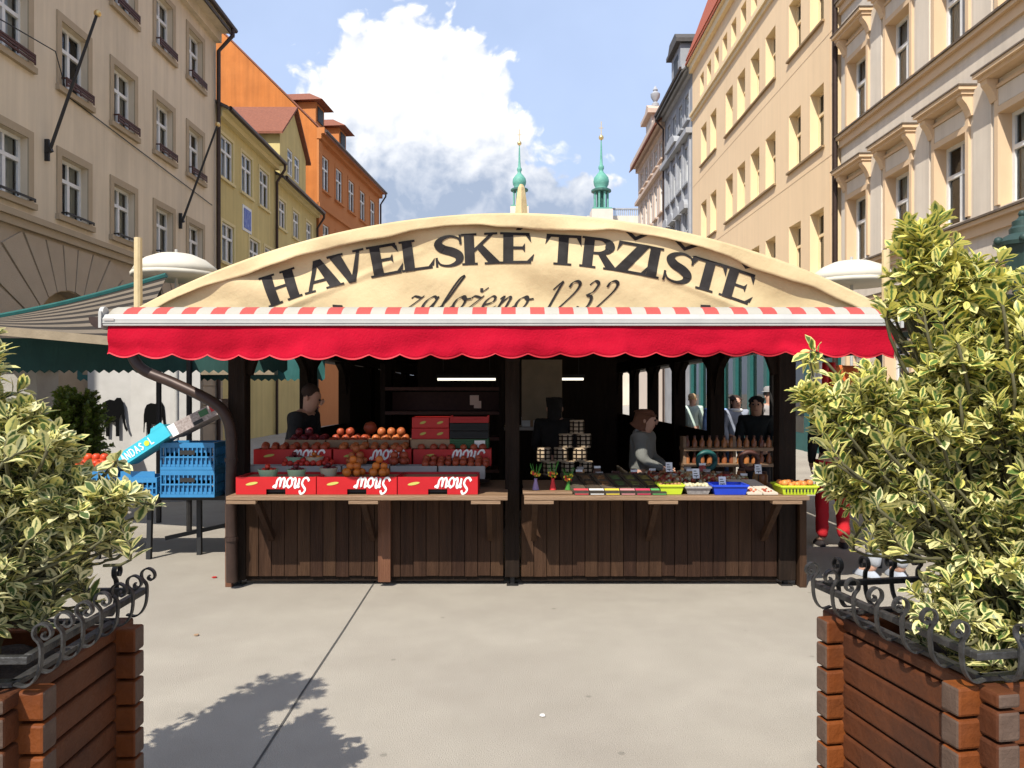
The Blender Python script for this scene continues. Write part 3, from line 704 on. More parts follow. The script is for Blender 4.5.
# ---- church with two onion towers
b = thing('church', 'distant church with two green copper onion towers and balustrade', 'church', (0, 95, 0))
m = MB(); m.box(-4, 11, 4, 24, 0, 23.5); m.box(9.6, 17.5, 2, 10, 0, 24.2); m.build('nave', M['cream'], b)
m = MB()
for i in range(22): m.box(12.1 + i * .25, 12.22 + i * .25, 2.1, 2.2, 24.2, 25.01)
m.box(12, 17.5, 2.02, 2.3, 25.0, 25.2); m.build('balustrade', M['greytrim'], b)
for tx, ty, s_, zb in ((11.15, 0, 1.0, 25.7), (1.0, 8, .95, 28.0)):
    k = s_
    m = MB(); m.box(tx - 1.3 * k, tx + 1.3 * k, ty - 1.3 * k, ty + 1.3 * k, 0, zb - 1.4); t = m.build('tower', M['pink'], b)
    m = MB(); m.box(tx - 1.2 * k, tx + 1.2 * k, ty - 1.2 * k, ty + 1.2 * k, zb - 1.4, zb - 1.2)
    for i in range(8):
        a = 2 * PI * i / 8 + PI / 8; m.tube([(tx + .85 * k * math.cos(a), ty + .85 * k * math.sin(a), zb - 1.2), (tx + .85 * k * math.cos(a), ty + .85 * k * math.sin(a), zb + .9 * k)], .13 * k, 6)
    m.lathe([(.5 * k, -1.2), (.5 * k, .9 * k)], 8, (tx, ty, zb), 1)
    m.lathe([(1.0 * k, .9 * k), (1.25 * k, 1.0 * k), (1.25 * k, 1.2 * k), (1.0 * k, 1.35 * k)], 16, (tx, ty, zb), 1); m.build('lantern', [M['copper'], M['copperdk']], t)
    m = MB(); pr = [(.8, 1.35), (.75, 1.6), (.92, 1.9), (.98, 2.3), (.9, 2.75), (.6, 3.15), (.32, 3.45), (.24, 3.7), (.36, 3.95), (.34, 4.2), (.2, 4.4), (.15, 5.2), (.09, 7.0), (.05, 7.6)]
    m.lathe([(r_ * k, z_ * k) for r_, z_ in pr], 20, (tx, ty, zb)); m.build('onion_dome', M['copper'], t, smooth=50)
    m = MB(); m.ball((tx, ty, zb + 7.8 * k), .32 * k, 12); m.tube([(tx, ty, zb + 8 * k), (tx, ty, zb + 9.8 * k)], .045, 6); m.bar((tx - .3, ty, zb + 9.0 * k), (tx + .3, ty, zb + 9.0 * k), .06, .06); m.build('finial', M['gold'], t, smooth=50)
# ------------------------------------------------------------------ the market hall stall
hall = thing('market_stall', 'long brown timber market stall with arched cream sign canvas and red scalloped awning', 'market stall', (0, 6.7, 0))
HO = (0, -6.7, 0)
def hp(m, name, mt, par=None, **k): return m.build(name, mt, par or hall, HO if par is None else (0, 0, 0), **k)
RC, ZA = 6.8, 3.245            # vault radius and apex height
def arch_z(x): return ZA - RC + math.sqrt(RC * RC - x * x)
ys_post = [6.72, 9.0, 11.0, 13.0, 15.0, 17.2, 19.4, 21.6]
# posts: three in front, rows along both sides
for y in ys_post:
    for x in (-2.41, 2.41):
        m = MB(); w = .085 if y > 7 else .075
        m.box(x - w, x + w, y - w, y + w, 0.05, 2.30)
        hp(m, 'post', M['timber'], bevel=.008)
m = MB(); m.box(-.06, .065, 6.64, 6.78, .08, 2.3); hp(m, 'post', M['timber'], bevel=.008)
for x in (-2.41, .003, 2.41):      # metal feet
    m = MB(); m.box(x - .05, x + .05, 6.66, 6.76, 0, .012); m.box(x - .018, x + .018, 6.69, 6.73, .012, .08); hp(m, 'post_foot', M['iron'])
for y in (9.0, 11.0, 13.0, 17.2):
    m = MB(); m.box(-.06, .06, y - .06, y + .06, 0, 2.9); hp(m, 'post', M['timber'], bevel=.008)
# eaves beams, cross beams and curved braces
for x in (-2.41, 2.41):
    m = MB(); m.box(x - .08, x + .08, 6.8, 21.9, 2.12, 2.34); hp(m, 'beam', M['timber'], bevel=.008)
for y in ys_post:
    m = MB(); m.box(-2.9, 2.9, y - .06, y + .06, 2.345, 2.5); hp(m, 'beam', M['timber'], bevel=.008)
    if y > 7:
        m = MB(); m.box(-.05, .05, y - .05, y + .05, 2.502, 3.1); hp(m, 'strut', M['timber'])
for x in (-2.41, 2.41):
    for i, y in enumerate(ys_post):
        for s in (-1, 1):
            if (i == 0 and s < 0) or (i == len(ys_post) - 1 and s > 0): continue
            m = MB(); pth = smoothpath([(x, y + s * .06, 1.68), (x, y + s * .12, 1.86), (x, y + s * .27, 2.03), (x, y + s * .48, 2.13)], 5)
            m.ribbon(pth, .07, .09, (1, 0, 0)); hp(m, 'brace', M['timber'])
for s in (-1, 1):
    m = MB(); m.ribbon(smoothpath([(s * 2.41 - s * .07, 6.72, 1.86), (s * 2.27, 6.72, 2.05), (s * 2.15, 6.72, 2.18), (s * 2.0, 6.72, 2.32)], 5), .07, .09, (0, 1, 0)); hp(m, 'brace', M['timber'])
# vault canvas
m = MB()
TH = math.asin(3.22 / RC)
def vault(t, r, y0=6.565, y1=22.0): a = -TH + 2 * TH * t; return (RC * math.sin(a), y0 + (y1 - y0) * r, ZA - RC + RC * math.cos(a) - .05 * math.sin(PI * ((r * 7) % 1)) * .6)
m.grid(vault, 40, 42); hp(m, 'roof_canvas', M['canvas'], smooth=60)
for y in (6.68, 22):
    m = MB(); pth = [(RC * math.sin(-TH + 2 * TH * i / 30) * .995, y, ZA - .045 - RC + RC * math.cos(-TH + 2 * TH * i / 30)) for i in range(31)]; m.tube(pth, .03, 8); hp(m, 'roof_hoop', M['timber'], smooth=40)
# partition, end wall and side panels added to block light and darken the hall
m = MB(); m.box(-1.35, 1.50, 10.9, 10.96, 0, 3.1); hp(m, 'darkening_partition', M['timber'])
m = MB(); m.box(-2.41, 2.41, 21.7, 21.76, 0, 2.199); hp(m, 'darkening_end_wall', M['timber'])
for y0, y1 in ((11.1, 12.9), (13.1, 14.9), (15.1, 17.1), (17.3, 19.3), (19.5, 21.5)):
    m = MB(); m.box(-2.43, -2.39, y0, y1, .05, 2.10); hp(m, 'darkening_side_panel', M['timber'])
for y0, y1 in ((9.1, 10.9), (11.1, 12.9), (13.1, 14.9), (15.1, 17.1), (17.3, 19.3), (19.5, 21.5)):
    m = MB(); m.box(2.39, 2.43, y0, y1, .05, 1.22); hp(m, 'darkening_side_panel', M['timber'])
m = MB(); m.box(-2.43, -2.39, 9.1, 10.9, .05, 1.25); hp(m, 'darkening_side_panel', M['timber'])
m = MB(); m.box(-2.41, 2.41, 21.66, 21.72, 2.2, 3.2); hp(m, 'darkening_gable_board', M['timber'])  # closes the rear above the end wall, added to keep the hall dark
# sign canvas
def can_y(x, z):
    f = 6.612 + .028 * mn.noise((x * .9, z * 2.2, .3)) + .012 * mn.noise((x * 3 + z * 3, z * 4 - x * 1.2, 2.1))
    f += .021 * math.sin((x * 1.6 + z * 5.5) * 2.2 + 2 * mn.noise((x, z, 5))) * (.35 + .65 * abs(mn.noise((x * .7, 7, 1))) * 2)
    a = abs(x); f += -.014 * max(0, 1 - abs((a * .42 + z - 3.26)) / .05) * min(1, max(0, (a - .6) / .5))
    return f
zlo = 2.37
m = MB(); m.grid(lambda t, r: (lambda x: (lambda zt: (x, can_y(x, zlo + (zt - zlo) * r), zlo + (zt - zlo) * r))(max(zlo + .01, arch_z(x) - .035)))(-3.3 + 6.6 * t), 420, 64)
sign = hp(m, 'sign_canvas', M['canvas'], smooth=180)
# hem flap hanging from the arch
def hem(t, r):
    a = -TH + 2 * TH * t; x = RC * math.sin(a)
    low = .112 + .035 * (mn.noise((x * 1.5, 3, 0)) + .4 * mn.noise((x * 4, 8, 0))) + .022 * math.sin(x * 3.1 + .6)
    rr = RC - low * r
    y = 6.565 - .014 * r + .022 * r * mn.noise((x * 2.2, r, 4)) + .012 * r * math.sin(x * 7)
    return (rr * math.sin(a), y, ZA - RC + rr * math.cos(a))
m = MB(); m.grid(hem, 240, 6); hem_o = hp(m, 'hem_flap', M['canvas'], smooth=180)
md = hem_o.modifiers.new('thick', 'SOLIDIFY'); md.thickness = .006; md.offset = 0
# --- lettering: bold serif capitals on an arc
def rect(a, b, c, d): return [(a, c), (b, c), (b, d), (a, d)]
def strip(pts, ws, n=5):
    P3 = smoothpath([(p[0], p[1], w) for p, w in zip(pts, ws)], n); out = []
    L1, R1 = [], []
    for i in range(len(P3)):
        a, c = P3[max(i - 1, 0)], P3[min(i + 1, len(P3) - 1)]
        d = Vector((c.x - a.x, c.y - a.y)).normalized(); nn = Vector((-d.y, d.x)) * P3[i].z / 2
        L1.append((P3[i].x + nn.x, P3[i].y + nn.y)); R1.append((P3[i].x - nn.x, P3[i].y - nn.y))
    return [[L1[i], R1[i], R1[i + 1], L1[i + 1]] for i in range(len(P3) - 1)]
E_ = [rect(.08, .34, 0, 1), rect(0, .08, 0, .07), rect(0, .08, .93, 1), rect(.34, .76, .91, 1), [(.66, .91), (.78, .91), (.80, .68)], rect(.34, .80, 0, .09), [(.70, .09), (.84, .09), (.88, .32)], rect(.34, .62, .46, .55), [(.58, .55), (.64, .66), (.64, .36), (.58, .46)]]
S_ = strip([(.74, .72), (.70, .88), (.48, .965), (.25, .89), (.17, .74), (.29, .58), (.52, .47), (.68, .33), (.66, .14), (.44, .035), (.2, .09), (.11, .28)], [.03, .06, .08, .14, .22, .26, .27, .24, .17, .09, .06, .03]) + [rect(.72, .78, .68, .99), rect(.07, .13, .01, .33)]
acute = [[(.40, 1.08), (.52, 1.08), (.76, 1.30), (.52, 1.30)]]
caron = [[(.14, 1.32), (.30, 1.32), (.46, 1.19), (.46, 1.07)], [(.78, 1.32), (.62, 1.32), (.46, 1.19), (.46, 1.07)]]
G = {
 'H': (.94, [rect(.07, .33, 0, 1), rect(.61, .87, 0, 1), rect(.33, .61, .46, .55), rect(0, .07, 0, .07), rect(.33, .40, 0, .07), rect(0, .07, .93, 1), rect(.33, .40, .93, 1), rect(.54, .61, 0, .07), rect(.87, .94, 0, .07), rect(.54, .61, .93, 1), rect(.87, .94, .93, 1)]),
 'A': (1.04, [[(.40, 1), (.60, 1), (.96, .06), (.66, .06)], [(.40, 1), (.46, .82), (.19, .06), (.10, .06)], rect(.24, .66, .28, .37), rect(0, .29, 0, .07), rect(.57, 1.04, 0, .07)]),
 'V': (1.0, [[(.06, .94), (.37, .94), (.60, 0), (.43, 0)], [(.60, 0), (.52, .2), (.78, .94), (.87, .94)], rect(0, .43, .93, 1), rect(.69, .98, .93, 1)]),
 'E': (.88, E_), 'É': (.88, E_ + acute), 'Ě': (.88, E_ + caron),
 'L': (.88, [rect(.08, .34, 0, 1), rect(0, .08, .93, 1), rect(.34, .42, .93, 1), rect(0, .08, 0, .07), rect(.34, .80, 0, .09), [(.70, .09), (.84, .09), (.88, .34)]]),
 'S': (.86, S_), 'Š': (.86, S_ + caron),
 'K': (1.02, [rect(.07, .33, 0, 1), rect(0, .07, 0, .07), rect(.33, .40, 0, .07), rect(0, .07, .93, 1), rect(.33, .40, .93, 1), [(.33, .40), (.33, .53), (.72, .94), (.84, .94)], [(.40, .50), (.52, .66), (.98, .06), (.68, .06)], rect(.60, .94, .93, 1), rect(.58, 1.04, 0, .07)]),
 'T': (.94, [rect(.34, .60, .0, .91), rect(.02, .92, .91, 1), [(.02, .91), (.14, .91), (.0, .64)], [(.80, .91), (.92, .91), (.94, .64)], rect(.24, .34, 0, .07), rect(.60, .70, 0, .07)]),
 'R': (1.0, [rect(.07, .33, 0, 1), rect(0, .07, 0, .07), rect(.33, .42, 0, .07), rect(0, .07, .93, 1), [(.44, .5), (.60, .55), (.96, .06), (.68, .06)], rect(.62, 1.02, 0, .07)] + strip([(.32, .955), (.54, .95), (.70, .87), (.74, .74), (.69, .6), (.52, .52), (.32, .5)], [.09, .1, .2, .25, .19, .1, .08])),
 'Z': (.9, [rect(.06, .84, .91, 1), rect(.04, .86, 0, .09), [(.54, .91), (.84, .91), (.38, .09), (.06, .09)], [(.06, .91), (.16, .91), (.04, .66)], [(.74, .09), (.86, .09), (.90, .34)]]),
 'I': (.46, [rect(.10, .36, .0, 1), rect(.02, .10, 0, .07), rect(.36, .44, 0, .07), rect(.02, .10, .93, 1), rect(.36, .44, .93, 1)])}
G['Ž'] = (.9, G['Z'][1] + caron)
import bmesh
def flat_letters(name, polys, mapf, mt, par, cut=.018, rot=None):
    # polys: flat outlines (2D), triangulated, subdivided and laid on a surface
    bm = bmesh.new()
    for i, p in enumerate(polys):
        vs = [bm.verts.new((q[0], q[1], i * .0002)) for q in p]
        try: bm.faces.new(vs)
        except ValueError: pass
    bmesh.ops.triangulate(bm, faces=bm.faces[:])
    for _ in range(4):
        es = [e for e in bm.edges if e.calc_length() > cut]
        if not es: break
        bmesh.ops.subdivide_edges(bm, edges=es, cuts=1, use_grid_fill=False)
        bmesh.ops.triangulate(bm, faces=bm.faces[:])
    for v_ in bm.verts: v_.co = mapf(v_.co.x, v_.co.y, v_.co.z)
    me = bpy.data.meshes.new(name); bm.to_mesh(me); bm.free(); me.materials.append(mt)
    o = bpy.data.objects.new(name, me); C.objects.link(o); o.parent = par; KIDS.setdefault(par.name, []).append(o); return o
RB, ZB, HL = 6.0, 2.815, .272
letters = [('H', 286), ('A', 325), ('V', 352), ('E', 388), ('L', 419), ('S', 450), ('K', 482), ('É', 517), ('T', 562), ('R', 598), ('Ž', 629), ('I', 650), ('Š', 675), ('T', 703), ('Ě', 734)]
polys = []
for ch, px in letters:
    if px == 562: n1 = len(polys)
    wd, pl = G[ch]; th = math.asin((px - 512) / 690)
    for p in pl:
        q = []
        for x, y in p:
            lx, ly = (x - wd / 2) * HL * 1.24, y * HL
            q.append((math.sin(th) * (RB + ly) + math.cos(th) * lx, ZB - RB + math.cos(th) * (RB + ly) - math.sin(th) * lx))
        polys.append(q)
onsign = lambda x, z, k: (x, can_y(x, z) - .0045 - (k % .006) * .6, z)
flat_letters('arched_lettering', polys[:n1], onsign, M['ink'], sign); flat_letters('arched_lettering', polys[n1:], onsign, M['ink'], sign)
# --- script line
def pen(pts, w, nib=R(35), thin=.22, n=5):
    P3 = smoothpath([(p[0], p[1], 0) for p in pts], n); L1, R1 = [], []
    for i in range(len(P3)):
        a, c = P3[max(i - 1, 0)], P3[min(i + 1, len(P3) - 1)]; d = Vector((c.x - a.x, c.y - a.y)).normalized()
        ww = w * (thin + (1 - thin) * abs(math.sin(math.atan2(d.y, d.x) - nib))) / 2
        L1.append((P3[i].x - d.y * ww, P3[i].y + d.x * ww)); R1.append((P3[i].x + d.y * ww, P3[i].y - d.x * ww))
    return [[L1[i], R1[i], R1[i + 1], L1[i + 1]] for i in range(len(P3) - 1)]
SG = {
 'z': (.85, [[(.0, .85), (.12, 1), (.5, .92), (.62, 1), (.3, .5), (.0, .05), (.2, .13), (.5, .0), (.78, .2)]]),
 'a': (.95, [[(.58, .85), (.36, 1), (.08, .75), (.0, .35), (.15, .03), (.42, .25), (.6, .7)], [(.64, 1), (.56, .4), (.6, .08), (.75, .04), (.95, .3)]]),
 'l': (.75, [[(.0, .2), (.25, .7), (.42, 1.5), (.55, 2.3), (.38, 2.25), (.2, 1.2), (.14, .4), (.25, .05), (.5, .1), (.75, .4)]]),
 'o': (.85, [[(.32, 1), (.06, .8), (.0, .4), (.2, .02), (.48, .2), (.58, .6), (.45, .95), (.3, .98), (.5, .8), (.85, .85)]]),
 'e': (.8, [[(.05, .42), (.45, .6), (.5, .88), (.3, 1), (.06, .72), (.03, .3), (.25, .02), (.5, .1), (.78, .35)]]),
 'n': (1.05, [[(.0, .8), (.12, 1), (.16, .8), (.12, .05)], [(.13, .4), (.4, .92), (.56, .9), (.56, .5), (.56, .1), (.72, .03), (1.0, .35)]]),
 '1': (.75, [[(.1, 1.45), (.42, 2.0), (.4, 1.4), (.36, 0)]]),
 '2': (.95, [[(.08, 1.6), (.12, 1.9), (.36, 2), (.6, 1.8), (.58, 1.35), (.3, .7), (.0, .08), (.2, .2), (.5, .02), (.8, .25)]]),
 '3': (.95, [[(.1, 1.75), (.3, 2), (.58, 1.8), (.5, 1.3), (.25, 1.1), (.56, .95), (.62, .45), (.4, .03), (.12, .08), (.06, .35)]])}
SG['ž'] = (.85, SG['z'][1] + [[(.28, 1.55), (.42, 1.3), (.66, 1.6)]])
x = 0; polys = []; XH = .128
for ch in 'založeno 1232':
    if ch == ' ': x += .75; n2 = len(polys); continue
    wd, st = SG[ch]
    for s_ in st:
        big = 1 if ch.isdigit() else 0
        polys += pen([(x + p[0] + p[1] * .45, p[1]) for p in s_], .20 if not big else .22)
    x += wd + (.14 if big else .02)
sx = 1.86 / (x + .4)
polys = [[(-.93 + q[0] * sx, 2.405 + q[1] * XH) for q in p] for p in polys]
polys += [[(a, 2.44), (a + .09, 2.435), (a + .085, 2.455), (a, 2.46)] for a in (-1.56, 1.64)]
flat_letters('script_lettering', polys[:n2], onsign, M['ink'], sign, cut=.03); flat_letters('script_number', polys[n2:-2], onsign, M['ink'], sign, cut=.03)
for p in polys[-2:]: flat_letters('script_stroke', [p], onsign, M['ink'], sign, cut=.03)
# cream posts standing above the roof
for x, y, z0, z1, w0, w1 in ((-3.32, 6.75, 2.2, 3.07, .036, .034), (3.32, 6.75, 2.2, 2.96, .036, .034), (.085, 6.9, 3.1, 3.585, .075, .03)):
    m = MB(); m.lathe([(w0, z0), (w0 if w1 > .032 else w0 * .62, z0 + .34), (w1, z1 - .03), (w1 * .5, z1)], 4, (x, y, 0)) if w1 < .032 else m.lathe([(w0, z0), (w1, z1)], 10, (x, y, 0)); hp(m, 'roof_post', M['canvas'])
# ---- front panels of vertical boards
for x0, x1 in ((-2.34, -.075), (.08, 2.33)):
    n = round((x1 - x0) / .113); st = (x1 - x0) / n
    for i in range(n):
        m = MB(); a = x0 + i * st
        m.box(a + .002, a + st - .002, 6.675 + rnd.uniform(0, .004), 6.70, .075 + rnd.uniform(0, .01), .80); hp(m, 'board', M['wood'], bevel=.004)
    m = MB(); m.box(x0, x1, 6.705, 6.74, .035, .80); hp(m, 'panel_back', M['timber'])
m = MB(); m.box(-1.17, -1.06, 6.63, 6.672, .04, .80); hp(m, 'board', M['lightboard'], bevel=.004)
m = MB(); m.box(-2.50, -2.44, 6.62, 6.66, .0, .84); hp(m, 'board', M['lightboard'], bevel=.004)
m = MB(); m.box(2.50, 2.56, 6.60, 6.72, .0, .84); hp(m, 'board', M['wood'], bevel=.004)
# ---- counters with edge battens and diagonal brackets
for x0, x1, ed in ((-2.335, -.035, .04), (.10, 2.43, .03)):
    m = MB(); m.box(x0, x1, 6.20, 7.35, .815, .85); o = hp(m, 'counter', M['counter'], bevel=.005)
    m = MB()
    n = 5
    for i in range(3): q = x0 + .12 + i * (x1 - x0 - .3) / 2; m.box(q - .12, q + .12, 6.205, 6.28, .785, .813)
    build_each(m, 1, 'batten', M['counter'], o)
for x in (-2.10, -1.22, -.19, .19, 1.19, 2.20):
    m = MB(); m.bar((x, 6.26, .80), (x + .0, 6.66, .42), .045, .06); hp(m, 'bracket', M['wood'])
# inner counter supports so that the display steps rest on something
for x0, x1, y0, y1, z in ((-2.35, -.2, 6.76, 7.2, .92), (-2.35, -.2, 6.98, 7.6, 1.02), (-2.2, -.25, 7.24, 7.8, 1.14)):
    m = MB(); m.box(x0, x1, y0, y1, z - .02, z); hp(m, 'display_step', M['timber'])
# ---- awning: striped cloth, white front bar, red valance
AX0, AX1, AY, AZ0, BY, BZ = -3.0, 2.84, 5.60, 2.262, 6.49, 2.47
def aprof(r):
    pts = ((5.595, 2.262), (5.63, 2.292), (5.68, 2.322), (5.75, 2.342), (5.85, 2.350), (5.98, 2.355), (6.1, 2.362), (6.24, 2.37), (6.38, 2.382), (6.49, 2.395))
    x = r * 9; i = min(int(x), 8); f = x - i; return [pts[i][q] + (pts[i + 1][q] - pts[i][q]) * f for q in (0, 1)]
m = MB(); nst = 54; st = (AX1 - AX0) / nst
m.grid(lambda t, r: (AX0 + .02 + (AX1 - AX0 - .04) * t, *aprof(r)), nst, 9, mf=lambda i, j: i % 2)
aw = hp(m, 'awning', [M['str_white'], M['str_red']], smooth=60)
aw.modifiers.new('thick', 'SOLIDIFY').thickness = .004
m = MB(); pr = [(AY - .035, 2.185), (AY + .03, 2.185), (AY + .03, 2.25), (AY + .012, 2.275), (AY - .018, 2.27), (AY - .04, 2.235)]
m.prism([(AX0, y, z) for y, z in pr], (AX1 - AX0, 0, 0)); m.box(AX0, AX1, AY - .043, AY - .036, 2.205, 2.212)
fb = m.build('front_bar', M['bar'], aw, bevel=.004)
for xx in (AX0 - .022, AX1 + .002):
    m = MB(); m.box(xx, xx + .02, AY - .05, AY + .04, 2.17, 2.29); m.lathe([(.045, 0), (.045, .03)], 12, (0, 0, 0), 0, Matrix.Translation((xx - .005, AY + .01, 2.285)) @ Matrix.Rotation(R(90), 4, 'Y')); m.build('end_cap', M['bar'], fb, smooth=40)
m = MB(); m.box(AX0 + .015, AX0 + .09, AY - .046, AY - .0405, 2.222, 2.238); m.build('maker_plate', M['greycard'], fb)
sc_p = .236
def val(t, r):
    x = AX0 + .03 + (AX1 - AX0 - .06) * t
    xs_ = x + .03 * mn.noise((x * 1.3, 4, 2)); zl = 1.980 - (.034 + .012 * mn.noise((x * 1.1, 9, 3))) * abs(math.cos(PI * xs_ / sc_p)) ** .9 + .022 * mn.noise((x * .8, 1, 1)) + .012 * math.sin(x * 1.1)
    y = AY - .012 + r * (.030 * math.sin(x * 5.3 + 2.5 * mn.noise((x * .7, 0, 0))) + .035 * mn.noise((x * 2.1, r * 2, 3)) + .02 * mn.noise((x * 7, r * 1.2, 6)) - .015)
    return (x, y, 2.186 + (zl - 2.186) * r)
m = MB(); m.grid(val, 420, 9); vo = m.build('valance', M['red'], aw, smooth=180)
vo.modifiers.new('thick', 'SOLIDIFY').thickness = .003
m = MB(); m.grid(lambda t, r: (lambda p: (p[0], p[1] - .004, p[2]))(val(t, .955 + .045 * r)), 420, 1); m.build('piping', mat('valance piping', (.50, .02, .03)), vo, smooth=180)
for x in (-2.7, -.95, .95, 2.55):
    m = MB(); m.bar((x, 6.5, 2.40), (x * .97, 6.05, 2.2), .04, .03); m.bar((x * .97, 6.05, 2.2), (x, 5.64, 2.22), .04, .03); m.build('awning_arm', M['bar'], aw)
# ---- gutters and downpipe
for x in (-3.40, 3.40):
    m = MB()
    m.grid(lambda t, r, x=x: (x + .10 * math.cos(PI + PI * t), 6.30 + 15.6 * r, 2.32 + .10 * math.sin(PI + PI * t)), 10, 1)
    m.prism([(x + .10 * math.cos(PI + PI * t / 10), 6.28, 2.32 + .10 * math.sin(PI + PI * t / 10)) for t in range(11)], (0, .03, 0)); hp(m, 'gutter', M['gutter'], smooth=50)
m = MB(); m.tube(smoothpath([(-3.38, 6.72, 2.22), (-3.36, 6.70, 2.06), (-3.24, 6.66, 1.90), (-2.95, 6.62, 1.78), (-2.60, 6.57, 1.62), (-2.47, 6.55, 1.50), (-2.42, 6.55, 1.30), (-2.42, 6.55, .8), (-2.42, 6.57, .06)], 6), .048, 10)
dp = hp(m, 'downpipe', M['gutter'], smooth=60)
m = MB()
for z in (.42, 1.1): m.lathe([(.056, z), (.056, z + .03)], 12, (-2.42, 6.553, 0))
m.build('pipe_clip', M['gutter'], dp)
# ---- two strip lamps under the roof
for x0, x1, y, lb in ((-1.0, -.22, 10.2, 'longer glowing strip lamp hanging left of the middle post'), (.32, .94, 10.0, 'shorter glowing strip lamp hanging right of the middle post')):
    t = thing('strip_lamp', lb, 'lamp', ((x0 + x1) / 2, y, 1.90)); h = (x1 - x0) / 2
    m = MB(); m.tube([(-h, 0, -.03), (h, 0, -.03)], .016, 8); m.build('tube', emit('tube light', (1, .93, .75), 1.1), t)
    m = MB(); m.box(-h - .02, h + .02, -.03, .03, -.01, .03); m.build('housing', M['black'], t)
    m = MB()
    for q in (-h * .8, h * .8): m.tube([(q, 0, .03), (q, 0, .6)], .006, 5)
    m.build('cord', M['black'], t)
# ------------------------------------------------------------------ goods on the left counter
SNOWG = {
 'S': (.80, [[(.74, .80), (.62, .98), (.36, .96), (.22, .74), (.44, .54), (.60, .34), (.46, .06), (.16, .04), (-.04, .22)]]),
 'n': (.72, [[(.02, .5), (.12, .62), (.10, .05)], [(.11, .3), (.32, .62), (.46, .55), (.44, .2), (.54, .04), (.70, .16)]]),
 'o': (.66, [[(.28, .62), (.06, .46), (.06, .16), (.28, .02), (.50, .2), (.48, .48), (.26, .62), (.44, .5), (.66, .54)]]),
 'w': (1.1, [[(.0, .5), (.1, .62), (.1, .2), (.24, .03), (.42, .2), (.48, .6), (.48, .2), (.62, .03), (.82, .2), (.86, .62), (1.0, .5), (1.15, .62)]])}
def snow_text(w, h):
    x = 0; ps = []
    for ch in 'Snow':
        wd, st = SNOWG[ch]
        for s_ in st: ps += pen([(x + p[0] + p[1] * .25, p[1]) for p in s_], .20, R(20), .5, 4)
        x += wd
    k = w / (x + .3)
    return [[(q[0] * k, q[1] * h) for q in p] for p in ps]
def fruit_box(w, d, h, text=True, mt='snow'):
    # open carton, front at y = 0; print stands upside down as the cartons do
    m = MB(); t = .012; sl = w * .24
    m.box(-w / 2, -sl / 2 - .0, 0, t, 0, h * .30); m.box(sl / 2, w / 2, 0, t, 0, h * .30); m.box(-w / 2, w / 2, 0, t, h * .302, h)
    m.box(-w / 2, w / 2, d - t, d, 0, h); m.box(-w / 2, -w / 2 + t, t, d - t, 0, h); m.box(w / 2 - t, w / 2, t, d - t, 0, h)
    m.box(-w / 2 + t, w / 2 - t, t + .001, d - t, h - .03, h - .02, 1)
    m.box(-sl / 2, sl / 2, .03, .034, .013, h * .31, 2)
    return m.build('carton', [M[mt], M['carton'], M['black']], None)
def finish_box(label, x, y, z, w, d, h, cat='fruit box', group=None, mt='snow', text=True, rz=0):
    t = thing('fruit_box', label, cat, (x, y, z), rz, group)
    c = fruit_box(w, d, h, text, mt); c.parent = t; KIDS.setdefault(t.name, []).append(c)
    if text:
        tw, thh = w * .47, h * .92
        ps = snow_text(tw, thh); x1 = w * .42
        ps = [[(x1 - q[0], h * .99 - q[1] - h * .02) for q in p] for p in ps]       # turned by half a turn
        flat_letters('box_lettering', ps, lambda a, b, k: (a, -.002 - (k % .004), b), M['whiteprint'], c, .2)
        m = MB(); e = [(-w * .30 + .05 * math.cos(q * PI / 8), -.003, h * .62 + .012 * math.sin(q * PI / 8) + .05 * .18 * math.cos(q * PI / 8)) for q in range(16)]
        m.poly(e); m.build('leaf_emblem', M['lime_dim'], c)
    return t
M['lime_dim'] = mat('emblem yellow green', (.50, .46, .10))
bw, bh = .662, .145
lab = ['sunlit red carton at the counter left end holding the two green punnets', 'sunlit red carton in the middle of the front row', 'sunlit red carton at the right end of the front row']
for i in range(3): finish_box(lab[i], -1.955 + i * .670, 6.29, .852, bw, .40, bh)
for i in range(5):
    x = -2.17 + i * .43
    t = thing('grey_tray', 'pale grey carton tray behind the front red cartons, ' + ['leftmost by the timber post', 'second behind the left red carton', 'middle one under the orange fruit', 'second from the right end', 'rightmost next to the gap'][i], 'tray', (x, 6.80, .922))
    m = MB(); w, d, h = .415, .17, .115
    m.box(-w / 2, -w * .3, 0, .012, 0, h); m.box(w * .3, w / 2, 0, .012, 0, h); m.box(-w * .3, w * .3, 0, .012, h * .55, h); m.box(-w * .3, w * .3, 0, .012, 0, h * .12)
    m.box(-w / 2, w / 2, d - .012, d, 0, h); m.box(-w / 2, -w / 2 + .012, .0125, d - .0125, 0, h); m.box(w / 2 - .012, w / 2, .0125, d - .0125, 0, h); m.box(-w / 2 + .0125, w / 2 - .0125, .0125, d - .0125, 0.01, .02)
    m.build('tray_body', M['greycard'], t)
lab = ['shaded red carton in the raised second row beside the seller', 'shaded red carton in the middle of the raised row heaped with peaches', 'shaded red carton at the right end of the raised row below the stacked crates']
for i in range(3): finish_box(lab[i], -2.02 + i * .735, 6.99, 1.022, .715, .24, .15)
for i in range(4): 
    t = finish_box('plain top-row fruit carton, ' + ['leftmost near the seller', 'second from the left', 'third from the left', 'last before the stacked crates'][i], -1.98 + i * .40, 7.26, 1.142, .385, .38, .10, text=False, mt='carton')
